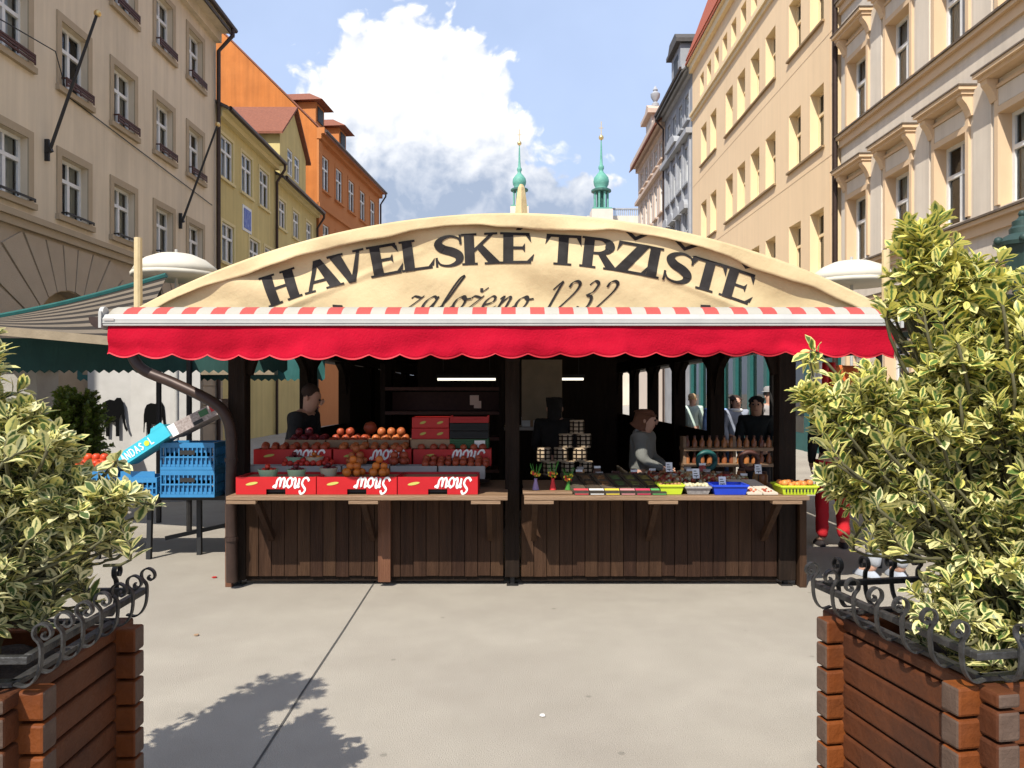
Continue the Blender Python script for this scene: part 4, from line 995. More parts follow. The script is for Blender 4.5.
# stacked crates on the right
t = None
for i, (x, z, w, h, mt, lb) in enumerate(((-.76, 1.174, .36, .085, 'carton', 'brown carton at the foot of the red-brown crate stack'), (-.76, 1.262, .35, .10, 'snow', 'dark red carton in the middle of the stack'), (-.76, 1.365, .345, .10, 'snow', 'dark red carton on top of the stack'))):
    t = thing('stacked_carton', lb, 'carton', (x, 7.08, z)); m = MB(); m.box(-w / 2, w / 2, 0, .3, 0, h)
    c = m.build('carton', M[mt], t, bevel=.004)
    if i:
        m = MB()
        for q in (-.07, .09): m.prism([(q + .03 * math.cos(k * PI / 6), -.002, h / 2 + .012 * math.sin(k * PI / 6) + .008 * math.cos(k * PI / 6)) for k in range(12)], (0, -.001, 0))
        m.build('emblem', M['lime_dim'], c)
M['dkgreenbox'] = mat('dark green crate', (.02, .09, .03), (.03, .12, .04), .5, 5)
for i, (mt, h) in enumerate((('dkgreenbox', .09), ('black', .07), ('black', .07), ('snow', .06))):
    t = thing('stacked_crate', ['dark green crate with a white price card at the right end', 'lower black crate stacked on the green one', 'upper black crate stacked on the green one', 'shallow red carton lid on top of the black crates'][i], 'crate', (-.40, 7.08, 1.174 + sum((.09, .07, .07, .06)[:i]) + .003 * i))
    m = MB(); w = .36
    for q in range(4): m.box(-w / 2, w / 2, 0, .012, h * q / 4 + .004, h * (q + 1) / 4 - .004)
    m.box(-w / 2, -w / 2 + .012, .013, .3, 0, h); m.box(w / 2 - .012, w / 2, .013, .3, 0, h); m.box(-w / 2 + .013, w / 2 - .013, .014, .3, 0, h * .8); m.build('crate_body', M[mt], t)
    if i == 0:
        m = MB(); m.box(.05, .15, -.008, -.004, .01, .075); m.build('price_card', M['whiteprint'], t)
# ---- fruit
def fruit_mat(n, a, b): return mat(n, a, b, .45, 14, 4, rvar=.18)
FM = {'peach': fruit_mat('peach skin', (.36, .05, .02), (.50, .19, .05)), 'nect': fruit_mat('nectarine skin', (.26, .02, .015), (.42, .10, .03)), 'plum': fruit_mat('dark cherry skin', (.10, .008, .012), (.17, .015, .02)),
      'straw': fruit_mat('strawberry skin', (.45, .02, .015), (.52, .04, .02)), 'orange': fruit_mat('apricot skin', (.52, .11, .012), (.62, .20, .03)), 'tom': fruit_mat('tomato skin', (.55, .045, .012), (.62, .09, .02)), 'apple': fruit_mat('apple skin', (.50, .03, .03), (.60, .35, .06))}
FR = {}
def fruit(kind, mt, r, x, y, z, label, group):
    key = (kind, mt)
    if key not in FR:
        m = MB(); n = 12; k = 8
        prof = [(math.sin(PI * i / (k - 1)) * (1 + .06 * math.cos(2 * PI * i / (k - 1))), -math.cos(PI * i / (k - 1)) * (.93 if i < k - 1 else .72)) for i in range(k)]
        m.lathe(prof, n); o = m.build(kind, FM[mt], smooth=180); FR[key] = o; c = o
    else: c = FR[key].copy(); C.objects.link(c)
    c.location = (x, y, z); s = r * rnd.uniform(.9, 1.1); c.scale = (s, s * rnd.uniform(.95, 1.05), s); c.rotation_euler = (rnd.uniform(-.5, .5), rnd.uniform(-.5, .5), rnd.uniform(0, 6))
    tag(c, label, 'fruit', group)
# heaps in the top-row cartons
for i in range(4):
    x0 = -1.98 + i * .40; kind, mt = (('plum', 'plum'), ('nectarine', 'nect'), ('peach', 'peach'), ('peach', 'peach'))[i]
    lb = ['dark red plum heaped in the leftmost top-row carton', 'red nectarine heaped in the second top-row carton', 'blushed peach heaped in the top-row cartons by the crates', 'blushed peach heaped in the top-row cartons by the crates'][i]
    gp = ['plums in the top row', 'nectarines in the top row', 'peaches in the top row', 'peaches in the top row'][i]
    for a in range(4):
        for b_ in range(3):
            fruit(kind, mt, .042, x0 - .14 + a * .093 + rnd.uniform(-.01, .01), 7.31 + b_ * .10, 1.225 + (.025 if b_ else 0), lb, gp)
    for a in range(2 if i != 2 else 3): fruit(kind, mt, .042, x0 - .09 + a * .095, 7.40, 1.315, lb, gp)
for i in range(3):
    for a in range(7): 
        for b_ in range(2): fruit(('nectarine', 'peach', 'nectarine')[i], ('nect', 'peach', 'nect')[i], .038, -2.02 + i * .735 - .28 + a * .093 + rnd.uniform(-.012, .012), 7.05 + b_ * .085, 1.185 + .012 * b_, ['dark nectarine in the raised carton nearest the seller', 'peach lying in the middle raised carton', 'dark nectarine in the raised carton before the crate stack'][i], ['fruit in left raised carton', 'fruit in middle raised carton', 'fruit in right raised carton'][i])
for i, (x0, kind, mt, lb, gp) in enumerate(((-2.05, 'strawberry', 'straw', 'red strawberry heaped behind the green punnets', 'strawberries behind the punnets'), (-.78, 'nectarine', 'nect', 'dark nectarine on the trays below the crate stack', 'nectarines on the right trays'))):
    for k in range(26): fruit(kind, mt, .026 if i == 0 else .034, x0 + (k % 9) * (.052 if i == 0 else .068), 6.84 + (k // 9) * .05, 1.045 + rnd.uniform(0, .02) + .015 * (k // 9), lb, gp)
# heaps over the raised and front rows
for cx, cy, cz, mt, kind, lb, gp, n in ((-1.42, 6.90, 1.04, 'peach', 'peach', 'peach in the left peach heap above the grey trays', 'left heap of peaches', 8), (-1.02, 6.90, 1.04, 'nect', 'peach', 'darker peach in the right heap above the grey trays', 'right heap of darker peaches', 8),
                                     (-1.35, 6.52, .978, 'orange', 'apricot', 'bright orange apricot in the left lit heap', 'left heap of apricots', 8), (-1.13, 6.52, .978, 'orange', 'apricot', 'bright orange apricot in the right lit heap', 'right heap of apricots', 8)):
    r = .036; cx += rnd.uniform(-.02, .02)
    for k in range(n):
        if k < 5: a = k * 2 * PI / 5; fruit(kind, mt, r, cx + (.06 + rnd.uniform(-.01, .02)) * math.cos(a + .3), cy + .06 * math.sin(a + .3), cz + r, lb, gp)
        elif k < 7: a = (k - 5) * PI; fruit(kind, mt, r, cx + .034 * math.cos(a) + rnd.uniform(-.012, .012), cy + .02 * math.sin(a), cz + r * 2.4, lb, gp)
        else: fruit(kind, mt, r, cx, cy, cz + r * 4, lb, gp)
M['punnet'] = mat('pale green punnet', (.26, .42, .26), (.30, .46, .30), .6, 6); M['punnet2'] = mat('paper punnet', (.50, .44, .30))
def punnet(x, y, z, r, mt, lb, fm, fl, fg, n=9, fr=.02):
    t = thing('punnet', lb, 'punnet', (x, y, z)); m = MB(); m.lathe([(r * .75, 0), (r, .07), (r * .93, .07), (r * .7, .012)], 16); m.build('punnet_bowl', M[mt], t, smooth=40)
    for k in range(n):
        a = k * 2.4; q = r * .62 * math.sqrt(k / n); fruit('berry', fm, fr, x + q * math.cos(a), y + q * math.sin(a), z + .065 + (.03 if k < 3 else 0), fl, fg)
punnet(-2.06, 6.42, .978, .085, 'punnet', 'pale green punnet heaped with strawberries on the left red carton', 'straw', 'strawberry in the left green punnet', 'strawberries in the left punnet')
punnet(-1.82, 6.42, .978, .082, 'punnet', 'pale green punnet with dark cherries beside the strawberry punnet', 'plum', 'dark cherry in the right green punnet', 'cherries in the right punnet')
punnet(-1.98, 6.93, 1.04, .08, 'punnet', 'green punnet in the shade behind the front punnets', 'plum', 'dark cherry in the shaded green punnet', 'cherries in the shaded punnet')
punnet(-1.80, 6.93, 1.04, .085, 'punnet2', 'cream paper punnet of orange berries behind the front punnets', 'orange', 'orange berry in the cream punnet', 'orange berries')
punnet(-1.58, 6.55, .978, .08, 'punnet2', 'clear punnet of dark cherries left of the apricots', 'plum', 'dark cherry beside the apricots', 'cherries beside the apricots')
fruit('melon', 'nect', .075, -1.42, 7.62, 1.34, 'large round reddish fruit on top of the back heap', None)

# ------------------------------------------------------------------ goods on the right counter
bunch_m = [mat('green bunch', (.04, .18, .02)), mat('red bunch', (.55, .03, .03)), mat('yellow bunch', (.62, .50, .04)), mat('violet base', (.28, .20, .36)), mat('orange bunch', (.62, .22, .03))]
for i, (x, base, h) in enumerate(((.20, 3, .19), (.345, 1, .19), (.475, 0, .14))):
    t = thing('spice_bunch', ['colourful pepper bunch with pale violet foot at the board left end', 'colourful pepper bunch with red foot in the middle of the board', 'small pepper bunch with bright green foot at the board right end'][i], 'ornament', (x, 6.42, .875))
    m = MB(); m.lathe([(.030, 0), (.012, h * .42), (.014, h * .5)], 10); m.build('foot', bunch_m[base], t, smooth=50)
    m = MB()
    for k in range(26):
        a = k * 2.4; rr = .005 + .032 * math.sqrt(k / 26); p = Vector((rr * math.cos(a), rr * math.sin(a), h * .55 + rnd.uniform(0, .05)))
        m.ball(p, .010, 6, k % 4 if k % 4 < 3 else 3)
    m.build('peppers', [bunch_m[1], bunch_m[2], bunch_m[0], bunch_m[4]], t, smooth=180)
    m = MB()
    for k in range(10):
        a = k * .7; m.tube([(0.01 * math.cos(a), .01 * math.sin(a), h * .6), (.05 * math.cos(a), .05 * math.sin(a), h * 1.15 + rnd.uniform(-.02, .03))], [.004, .002], 4)
    m.build('stalks', bunch_m[0], t)
t = m = MB(); m.box(.09, .50, 6.28, 6.56, .853, .872); tag(m.build('display_board', M['counter'], bevel=.003), 'thin wooden board under the three pepper bunches', 'board')
cardm = [mat('card edge ' + n, c) for n, c in (('red', (.50, .05, .06)), ('white', (.62, .60, .56)), ('yellow', (.66, .50, .05)), ('pink', (.55, .22, .22)), ('crimson', (.50, .03, .08)), ('green', (.08, .30, .08)))]
darkm = mat('dark glossy packet', (.03, .028, .026), (.10, .075, .05), .35, 9, 4, rvar=.4)
for i in range(6):
    x = .575 + i * .128; sk = -.045 * (1 if i < 5 else 1)
    t = thing('spice_packet_tray', 'sloping dark packet tray with ' + ['red front edge next to the pepper bunches', 'white front edge', 'yellow front edge', 'pinkish front edge', 'crimson front edge', 'green front edge beside the lime basket'][i], 'tray', (x, 6.26, .853))
    m = MB(); w = .060
    m.add([(-w, 0, .0), (w, 0, .0), (w + sk * 2, .46, .10), (-w + sk * 2, .46, .10), (-w, 0, .022), (w, 0, .022), (w + sk * 2, .46, .13), (-w + sk * 2, .46, .13)], [(0, 3, 2, 1), (4, 5, 6, 7), (0, 1, 5, 4), (1, 2, 6, 5), (2, 3, 7, 6), (3, 0, 4, 7)]); m.build('tray_body', darkm, t)
    m = MB(); m.add([(-w + .005, -.004, .003), (w - .005, -.004, .003), (w - .02, .07, .042), (-w - .0, .07, .042)], [(0, 1, 2, 3)])
    m.prism([(-w + .005, -.004, .003), (w - .005, -.004, .003), (w - .002, .065, .040), (-w - .002, .065, .040)], (0, 0, .004)); m.build('front_label', cardm[i], t)
    m = MB()
    for k in range(2): y = .16 + k * .14; m.prism([(-w * .6 + sk * y / .23, y, .024 + y * .236), (w * .6 + sk * y / .23, y, .024 + y * .236), (w * .6 + sk * (y + .09) / .23, y + .09, .024 + (y + .09) * .236), (-w * .6 + sk * (y + .09) / .23, y + .09, .024 + (y + .09) * .236)], (0, 0, .003))
    m.build('picture', mat('packet picture %d' % i, (.10 + .1 * (i % 3), .09 + .03 * i, .05), (.04, .03, .03), .5, 20), t)
def basket(name, label, x, y, z, w, d, h, mt, fl=.012, holes=False):
    t = thing(name, label, 'basket', (x, y, z)); m = MB(); f = fl
    a = [(-w / 2 + .02, .02), (w / 2 - .02, .02), (w / 2 - .02, d - .02), (-w / 2 + .02, d - .02)]; b_ = [(-w / 2, 0), (w / 2, 0), (w / 2, d), (-w / 2, d)]
    for i in range(4):
        k = (i + 1) % 4; p = [(*a[i], 0), (*a[k], 0), (*b_[k], h), (*b_[i], h)]
        cx = Vector((0, d / 2, 0)); q = [tuple(Vector(v_) + (cx - Vector((v_[0], v_[1], 0))) * .05) for v_ in p]
        m.add(p + q, [(0, 1, 2, 3), (4, 7, 6, 5), (3, 2, 6, 7)])
    m.poly([(*v_, .004) for v_ in a]); o = m.build('basket_body', M[mt], t)
    m = MB(); e = [(*v_, h) for v_ in b_]
    for i in range(4): m.bar(e[i], e[(i + 1) % 4], .016, .014)
    m.build('rim', M[mt], o)
    if holes:
        m = MB()
        for k in range(9): q = -w / 2 + .04 + k * (w - .08) / 8; m.box(q - .006, q + .006, .006, .009, h * .3, h * .7)
        m.build('slot', M['black'], o)
    return t
basket('lime_basket', 'yellow-green plastic basket of nuts beside the packet trays', 1.32, 6.27, .853, .20, .20, .075, 'lime')
basket('wicker_basket', 'grey wicker basket between lime basket and blue tray', 1.54, 6.27, .853, .21, .20, .06, 'wicker')
basket('blue_tray', 'royal blue plastic tray with white price card', 1.80, 6.25, .853, .29, .22, .075, 'bluebox')
basket('lime_fruit_basket', 'larger yellow-green slotted basket of red fruit at the counter right end', 2.37, 6.25, .853, .30, .26, .07, 'lime', holes=True)
nutm = fruit_mat('nuts', (.30, .14, .05), (.45, .25, .10)); FM['nut'] = nutm; FM['pale'] = fruit_mat('pale nuts', (.45, .40, .25), (.52, .47, .30))
for (cx, w, kind, mt, lb, gp) in ((1.32, .16, 'nut', 'nut', 'brown nut in the lime basket', 'nuts in lime basket'), (1.54, .16, 'nut', 'pale', 'pale nut in the grey wicker basket', 'nuts in wicker basket')):
    for k in range(30): fruit(kind, mt, .019, cx - w / 2 + (k % 6) * w / 5, 6.31 + (k // 6) * .028, .853 + .055 + rnd.uniform(0, .02), lb, gp)
for k in range(14): fruit('apple', 'apple', .030, 2.26 + (k % 5) * .052, 6.30 + (k // 5) * .06, .853 + .07 + rnd.uniform(0, .025), 'red and yellow fruit in the slotted lime basket', 'fruit in slotted lime basket')
m = MB()
t = thing('nut_heap', 'wide heap of dried fruit and nuts behind the front baskets', 'dried fruit', (1.55, 6.62, .853))
m = MB(); 
for k in range(420):
    x, y = rnd.uniform(-.42, .55), rnd.uniform(0, .45); m.ball((x, y, .03 + .07 * (1 - (x / .6) ** 2) * (.4 + y) + rnd.uniform(0, .03)), rnd.uniform(.014, .024), 6, rnd.randrange(3))
m.build('heap', [nutm, FM['pale'], FM['nect']], t, smooth=180)
M['slab'] = mat('pale nougat slab', (.50, .42, .32), (.58, .50, .40), .7, 12)
for i, (x, lb) in enumerate(((2.00, 'longer pale slab lying next to blue tray'), (2.13, 'shorter pale slab with fruit pieces next to the slotted basket'))):
    t = thing('sweet_slab', lb, 'sweets', (x, 6.25, .853)); m = MB(); m.prism([(-.06, 0, .0), (.06, 0, .0), (-.02, .36, .07), (-.14, .36, .07)], (0, 0, .018)); o = m.build('slab', M['slab'], t, bevel=.003)
    m = MB()
    for k in range(10): m.ball((rnd.uniform(-.05, .03), .02 + k * .008, .024 + k * .0016), .009, 6)
    m.build('topping', FM['nect'], o, smooth=180)
for i, (x, y, z, lb) in enumerate(((1.60, 6.60, .95, 'tall white price card behind the wicker basket'), (1.78, 6.42, .90, 'white price card standing in the blue tray'), (2.20, 6.78, .97, 'white price card behind the pale slabs'), (2.48, 6.74, .96, 'white price card behind the slotted basket'), (1.42, 6.86, .98, 'white price card left of the nut heap'))):
    t = thing('price_card', lb, 'price card', (x, y, z)); m = MB(); m.box(-.03, .03, 0, .003, 0, .085, M=Matrix.Rotation(R(-12), 4, 'X')); m.build('card', M['whiteprint'], t)
    m = MB(); m.tube([(0, .004, .02), (0, .006, -.07)], .004, 5); m.build('card_pin', M['black'], t)
    m = MB()
    for k in range(3): m.box(-.02, .02 - .008 * k, -.002, -.001, .02 + k * .02, .026 + k * .02, M=Matrix.Rotation(R(-12), 4, 'X'))
    m.build('price_writing', M['ink'], t)
# small packets, jars and bowls crowding the back of the right counter
jm = [mat('jar fill %d' % i, c, tuple(min(1, q * 1.5) for q in c), .4, 12) for i, c in enumerate(((.20, .07, .02), (.30, .16, .05), (.09, .04, .02), (.26, .03, .02), (.16, .13, .04)))]
lbl = ['brown', 'tan', 'dark brown', 'dark red', 'olive']
for k in range(22):
    x = .62 + (k % 11) * .165 + rnd.uniform(-.02, .02); y = 6.88 + (k // 11) * .16; t = thing('spice_jar' if k % 3 else 'spice_bag', 'small %s %s in the %s row behind the packet trays' % (lbl[k % 5], 'jar of spices' if k % 3 else 'bag of nuts', 'nearer' if k < 11 else 'farther'), 'jar' if k % 3 else 'bag', (x, y, .852 + .02 * (k // 11)), rnd.uniform(-.4, .4), 'jars and bags at the back of the right counter')
    h = rnd.uniform(.09, .15)
    if k % 3:
        m = MB(); m.lathe([(.035, 0), (.04, .01), (.04, h * .75), (.03, h * .85)], 12); m.build('jar_body', jm[k % 5], t, smooth=40); m = MB(); m.lathe([(.034, h * .85), (.034, h)], 12); m.build('lid', M['greycard'] if k % 2 else M['redrail'], t)
    else:
        m = MB(); m.grid(lambda a, r: ((.05 * math.cos(2 * PI * a) * (1 - .5 * r ** 3), (.035 * (1 - r ** 2) + .004) * math.sin(2 * PI * a), h * r)), 14, 6); m.build('bag_body', jm[k % 5], t, smooth=180); m = MB(); m.box(-.03, .03, -.008, .008, h, h + .02); m.build('bag_top', M['whiteprint'], t)
# second tier on the right: shelf of small bottles with two wreath-like rings
t = thing('bottle_rack', 'low two-tier rack behind the right counter goods', 'rack', (2.22, 7.6, .85)); m = MB()
for z in (.10, .26): m.box(-.50, .50, 0, .22, z, z + .03)
for x in (-.48, .02, .47): m.box(x - .015, x + .015, .05, .2, -.85, .40)
m.build('rack_frame', M['counter'], t)
for k in range(26):
    zz, x = (.13 if k % 2 else .29), -.45 + (k // 2) * .075
    if k == 0:
        m = MB(); m.lathe([(.026, 0), (.028, .06), (.012, .085), (.012, .105)], 10); bo = m.build('bottle', mat('amber glass', (.22, .06, .02), (.30, .12, .04), .2, 3, rvar=.5), smooth=40); m = MB(); m.lathe([(.014, .1), (.014, .12)], 8); m.build('cap', M['redrail'], bo)
        o = bo
    else: o = copy_tree(bo)
    o.location = (2.22 + x, 7.68, .85 + zz); tag(o, 'small amber bottle on the %s shelf of the low rack' % ('lower' if k % 2 else 'upper'), 'bottle', 'amber bottles, %s shelf' % ('lower' if k % 2 else 'upper'))
for x, mt, lb in ((1.93, 'teal', 'small green wreath hanging in front of the bottle rack'), (2.35, 'redrail', 'small reddish wreath hanging in front of the bottle rack')):
    m = MB(); m.tube([(.085 * math.cos(a * PI / 10), 0, .085 * math.sin(a * PI / 10)) for a in range(21)], .026, 7); tag(m.build('wreath', M[mt], loc=(x, 7.53, 1.02), smooth=180), lb, 'wreath')
# plaid tins stacked behind the packets
plaid = mat('plaid tin', (.40, .30, .19), (.46, .35, .23), .6, 5); pl2 = M['timber']
spots = [(.42, 0), (.60, 0), (.78, 0), (.46, 1), (.64, 1), (.80, 1), (.62, 2), (.76, 2), (.72, 3)]
spots = [(.36 + .0, 0), (.54, 0), (.72, 0), (.30, 1), (.47, 1), (.66, 1), (.52, 2), (.70, 2), (.63, 3)]
pn = ['left tin of the bottom row', 'middle tin of the bottom row', 'right tin of the bottom row', 'left tin of the second row', 'middle tin of the second row', 'right tin of the second row', 'left tin of the third row', 'right tin of the third row', 'single topmost tin']
tin0 = None
for (x, k), nm in zip(spots, pn):
    loc = (x + .02, 7.62, .872 + k * .137)
    if tin0 is None:
        tin0 = thing('plaid_tin', '', 'tin', loc); m = MB(); m.lathe([(.068, 0), (.072, .01), (.072, .127), (.068, .136)], 16); o = m.build('tin_body', plaid, tin0, smooth=40)
        m = MB()
        for z in (.03, .07, .11): m.lathe([(.0735, z - .006), (.0735, z + .006)], 16)
        for q in range(8): a = q * PI / 4 + .2; m.box(.0725, .0745, -.008, .008, .012, .125, M=Matrix.Rotation(a, 4, 'Z'))
        m.build('plaid_band', pl2, tin0); o = tin0
    else: o = copy_tree(tin0); o.location = loc
    o['label'] = 'cream and brown plaid tin, %s in the dark stall' % nm; o['group'] = 'stack of plaid tins'
m = MB(); m.box(.20, .84, 7.50, 7.76, .853, .868); tag(m.build('tin_shelf', M['timber']), 'dark plank shelf under stack of plaid tins', 'shelf')
bpy.data.objects['tin_shelf'].data.materials[0] = M['timber']
m = MB()
m.box(.22, .82, 7.6, 7.7, 0, .852)
m.build('shelf_leg', M['timber'], bpy.data.objects['tin_shelf'])
# things deeper in the hall
m = MB(); m.box(.12, .62, 9.4, 9.44, 1.35, 2.1); tag(m.build('hanging_cloth', M['beige']), 'dim beige cloth hanging right of the middle post', 'cloth')
t = thing('inner_table', 'dim inner sales table right of the middle post', 'table', (.4, 9.8, 0)); m = MB(); m.box(-.5, .5, -.3, .3, 1.22, 1.26); m.build('tabletop', M['greycard'], t)
for x in (-.45, .45):
    m = MB(); m.box(x - .03, x + .03, -.25, .25, 0, 1.219); m.build('leg', M['timber'], t)
t = thing('white_parcel', 'pale parcel on the inner table in the dark stall', 'parcel', (.24, 9.7, 1.261)); m = MB(); m.box(-.12, .16, -.1, .1, 0, .12); m.build('parcel_body', M['white'], t, bevel=.01); m = MB(); m.box(-.01, .03, -.102, .102, -.0, .122); m.build('parcel_tape', M['carton'], t)
t = thing('goods_rack', 'dark reddish shelf rack behind the stacked crates', 'rack', (-.75, 9.4, 0)); m = MB()
for x in (-.85, .62): m.box(x - .03, x + .03, 0, .5, 0, 2.05)
build_each(m, 1, 'upright', M['timber'], t)
for z in (.7, 1.1, 1.42, 1.72):
    m = MB(); m.box(-.819, .589, 0, .5, z, z + .04); m.build('shelf', M['redrail'], t)
m = MB(); m.box(-.8, .58, .45, .47, 1.45, 1.70); m.build('back_panel', M['redrail'], t)
t = thing('pink_notice', 'small pale pink notice hung on the reddish rack', 'notice', (-.47, 9.38, 1.50)); m = MB(); m.box(-.05, .06, 0, .006, .04, .16); m.box(0, .09, -.003, .003, .0, .09); m.build('paper', mat('pale pink paper', (.75, .55, .48)), t)
# ------------------------------------------------------------------ people
def skin_mesh(name, chains, mt, parent, extra=None, sub=2):
    # chains: list of (verts {key:(pos,radius)}, edges) islands
    vs, es, rs, roots = [], [], [], []
    for V_, E__, root in chains:
        idx = {}
        for k, (p, r) in V_.items(): idx[k] = len(vs); vs.append(p); rs.append(r)
        es += [(idx[a], idx[b]) for a, b in E__]; roots.append(idx[root])
    me = bpy.data.meshes.new(name + '_cage'); me.from_pydata([tuple(p) for p in vs], es, []); o = bpy.data.objects.new(name + '_cage', me); C.objects.link(o)
    o.modifiers.new('skin', 'SKIN').use_smooth_shade = True
    for i, r in enumerate(rs):
        d = me.skin_vertices[0].data[i]; d.radius = r if isinstance(r, tuple) else (r, r); d.use_root = i in roots
    sb = o.modifiers.new('sub', 'SUBSURF'); sb.levels = sb.render_levels = sub
    dg = bpy.context.evaluated_depsgraph_get(); m2 = bpy.data.meshes.new_from_object(o.evaluated_get(dg)); m2.name = name
    bpy.data.objects.remove(o); bpy.data.meshes.remove(me); m2.materials.clear(); m2.materials.append(mt); m2.shade_smooth()
    if name in ('jacket', 'trousers', 'hair'):
        for v_ in m2.vertices: q = v_.co; v_.co = q + v_.normal * (.011 * mn.noise((q.x * 11, q.y * 11, q.z * 14)) + .006 * mn.noise((q.x * 26, q.y * 26, q.z * 34)))
    r = bpy.data.objects.new(name, m2); C.objects.link(r); r.parent = parent; KIDS.setdefault(parent.name, []).append(r); return r
def cloth(c, k=1.25): return mat('cloth', c, tuple(min(1, q * k) for q in c), .85, 9, 5, .2, 30)
def person(label, loc, rz, top, legs, hair, H=1.72, lean=0, sit=False, arms=None, hairlen=0, hood=False, stride=0, hat=None, shoes=(.03, .025, .02), scarf=None, coat=0):
    k = H / 1.72; T = thing('person', label, 'person', loc, rz)
    hz = .55 if sit else .93; dz = hz - .93
    Rx = Matrix.Rotation(R(lean), 3, 'X')
    def up(x, y, z):
        z -= .035 * min(1, max(0, (z - 1.40) / .08)); q = Rx @ Vector((x, y, z - .93)); return (Vector((0, 0, hz)) + q) * k
    def lo(x, y, z): return Vector((x, y, z)) * k
    arms = arms or (((-.21, .02, 1.13), (-.20, -.10, .90)), ((.21, .02, 1.13), (.20, -.10, .90)))
    J = {'pel': (up(0, 0, .95), (.135, .10)), 'wai': (up(0, 0, 1.1), (.125, .095)), 'che': (up(0, 0, 1.28), (.15, .105)), 'nb': (up(0, .005, 1.42), (.085, .07)), 'nk': (up(0, -.01, 1.47), (.054, .056)), 'h1': (up(0, -.025, 1.54), (.070, .084)), 'h2': (up(0, -.02, 1.63), (.086, .104)), 'h3': (up(0, -.01, 1.715), (.064, .076))}
    Ed = [('pel', 'wai'), ('wai', 'che'), ('che', 'nb'), ('nb', 'nk'), ('nk', 'h1'), ('h1', 'h2'), ('h2', 'h3')]
    isl = []
    for i, s in enumerate((-1, 1)):
        e, w = arms[i]; e, w = up(*e), up(*w); n = str(i); d = (w - e).normalized()
        J['s' + n] = (up(s * .165, .0, 1.395), .06); J['e' + n] = (e, .042); J['w' + n] = (w, .029); pc = w + d * .055 * k; J['p' + n] = (pc, (.034, .018))
        Ed += [('nb', 's' + n), ('s' + n, 'e' + n), ('e' + n, 'w' + n), ('w' + n, 'p' + n)]
        sd_ = d.cross(Vector((1, 0, 0)) if abs(d.x) < .8 else Vector((0, 1, 0))).normalized(); nn = d.cross(sd_)
        for f in range(4):
            o_ = sd_ * (f - 1.5) * .019 * k; l_ = (.075, .085, .08, .062)[f] * k
            isl.append(({'a': (pc + o_, .0095), 'b': (pc + o_ + d * l_ * .55 + nn * .006, .0085), 'c': (pc + o_ + d * l_ * .95 + nn * .022, .007)}, [('a', 'b'), ('b', 'c')], 'a'))
        o_ = sd_ * -.03 * k
        isl.append(({'a': (pc - d * .03 + o_ * .5, .0105), 'b': (pc + o_ * 1.3 + d * .012, .0095), 'c': (pc + o_ * 1.5 + d * .04 + nn * .01, .008)}, [('a', 'b'), ('b', 'c')], 'a'))
        st = stride * s
        if sit: hp_, kn, an, to = (s * .09, 0, .53), (s * .12, -.42, .52), (s * .12, -.44, .09), (s * .13, -.60, .045)
        else: hp_, kn, an, to = (s * .085, 0, .88), (s * .1, -.015 - st * .5, .49), (s * .105, .02 - st, .085), (s * .125, -.13 - st, .045)
        J['hp' + n] = (lo(*hp_), .088); J['k' + n] = (lo(*kn), .057); J['a' + n] = (lo(*an), .04); J['t' + n] = (lo(*to), (.038, .03))
        Ed += [('pel', 'hp' + n), ('hp' + n, 'k' + n), ('k' + n, 'a' + n), ('a' + n, 't' + n)]
    body = skin_mesh('body', [(J, Ed, 'pel')] + isl, M['skin'], T)
    def grow(keys, edges, add, root, name, mt, tweak=None):
        V_ = {}
        for q in keys:
            p, r = J[q]; r = r if isinstance(r, tuple) else (r, r); a = add if not tweak else tweak.get(q, add)
            V_[q] = (p, (r[0] + a, r[1] + a))
        return skin_mesh(name, [(V_, edges, root)], mt, T)
    grow(['pel', 'wai', 'che', 'nb', 's0', 's1', 'e0', 'e1', 'w0', 'w1'], [('pel', 'wai'), ('wai', 'che'), ('che', 'nb'), ('nb', 's0'), ('nb', 's1'), ('s0', 'e0'), ('s1', 'e1'), ('e0', 'w0'), ('e1', 'w1')], .020, 'pel', 'jacket', cloth(top), {'w0': .012, 'w1': .012, 'pel': .03 + coat, 'nb': .04, 's0': .028, 's1': .028, 'che': .03})
    grow(['pel', 'hp0', 'hp1', 'k0', 'k1', 'a0', 'a1'], [('pel', 'hp0'), ('pel', 'hp1'), ('hp0', 'k0'), ('hp1', 'k1'), ('k0', 'a0'), ('k1', 'a1')], .016, 'pel', 'trousers', cloth(legs), {'a0': .03, 'a1': .03, 'k0': .022, 'k1': .022})
    for n in '01':
        a, t_ = J['a' + n][0], J['t' + n][0]; m = MB(); c_ = a.lerp(t_, .5); f = (t_ - a); f.z = 0; f.normalize()
        rot = Matrix.Translation((c_.x, c_.y, 0)) @ Matrix.Rotation(math.atan2(f.x, -f.y) , 4, 'Z')
        m.lathe([(.6, 0), (1, .05), (1, .22), (.8, .5), (.45, .9)], 14, M=rot @ Matrix.Diagonal((.05, .145, .085, 1))); m.build('shoe', cloth(shoes), T, smooth=50)
    # face: eyes, brows, mouth, nose, ears grouped on the head
    m = MB()
    for s in (-1, 1): m.ball(up(s * .033, -.117, 1.632), .0115 * k, 8, 0)
    m.build('eye', M['black'], T, smooth=180)
    m = MB(); m.prism([up(-.011, -.112, 1.605), up(.011, -.112, 1.605), up(.012, -.138, 1.592), up(-.012, -.138, 1.592)], up(0, 0, 1.645) - up(0, .012, 1.605)); m.ball(up(0, -.128, 1.596), .015 * k, 8)
    for s in (-1, 1): m.ball(up(s * .090, -.01, 1.615), .026 * k, 8, 0, (.35, .7, 1.1))
    m.build('nose_and_ears', M['skin'], T, smooth=180)
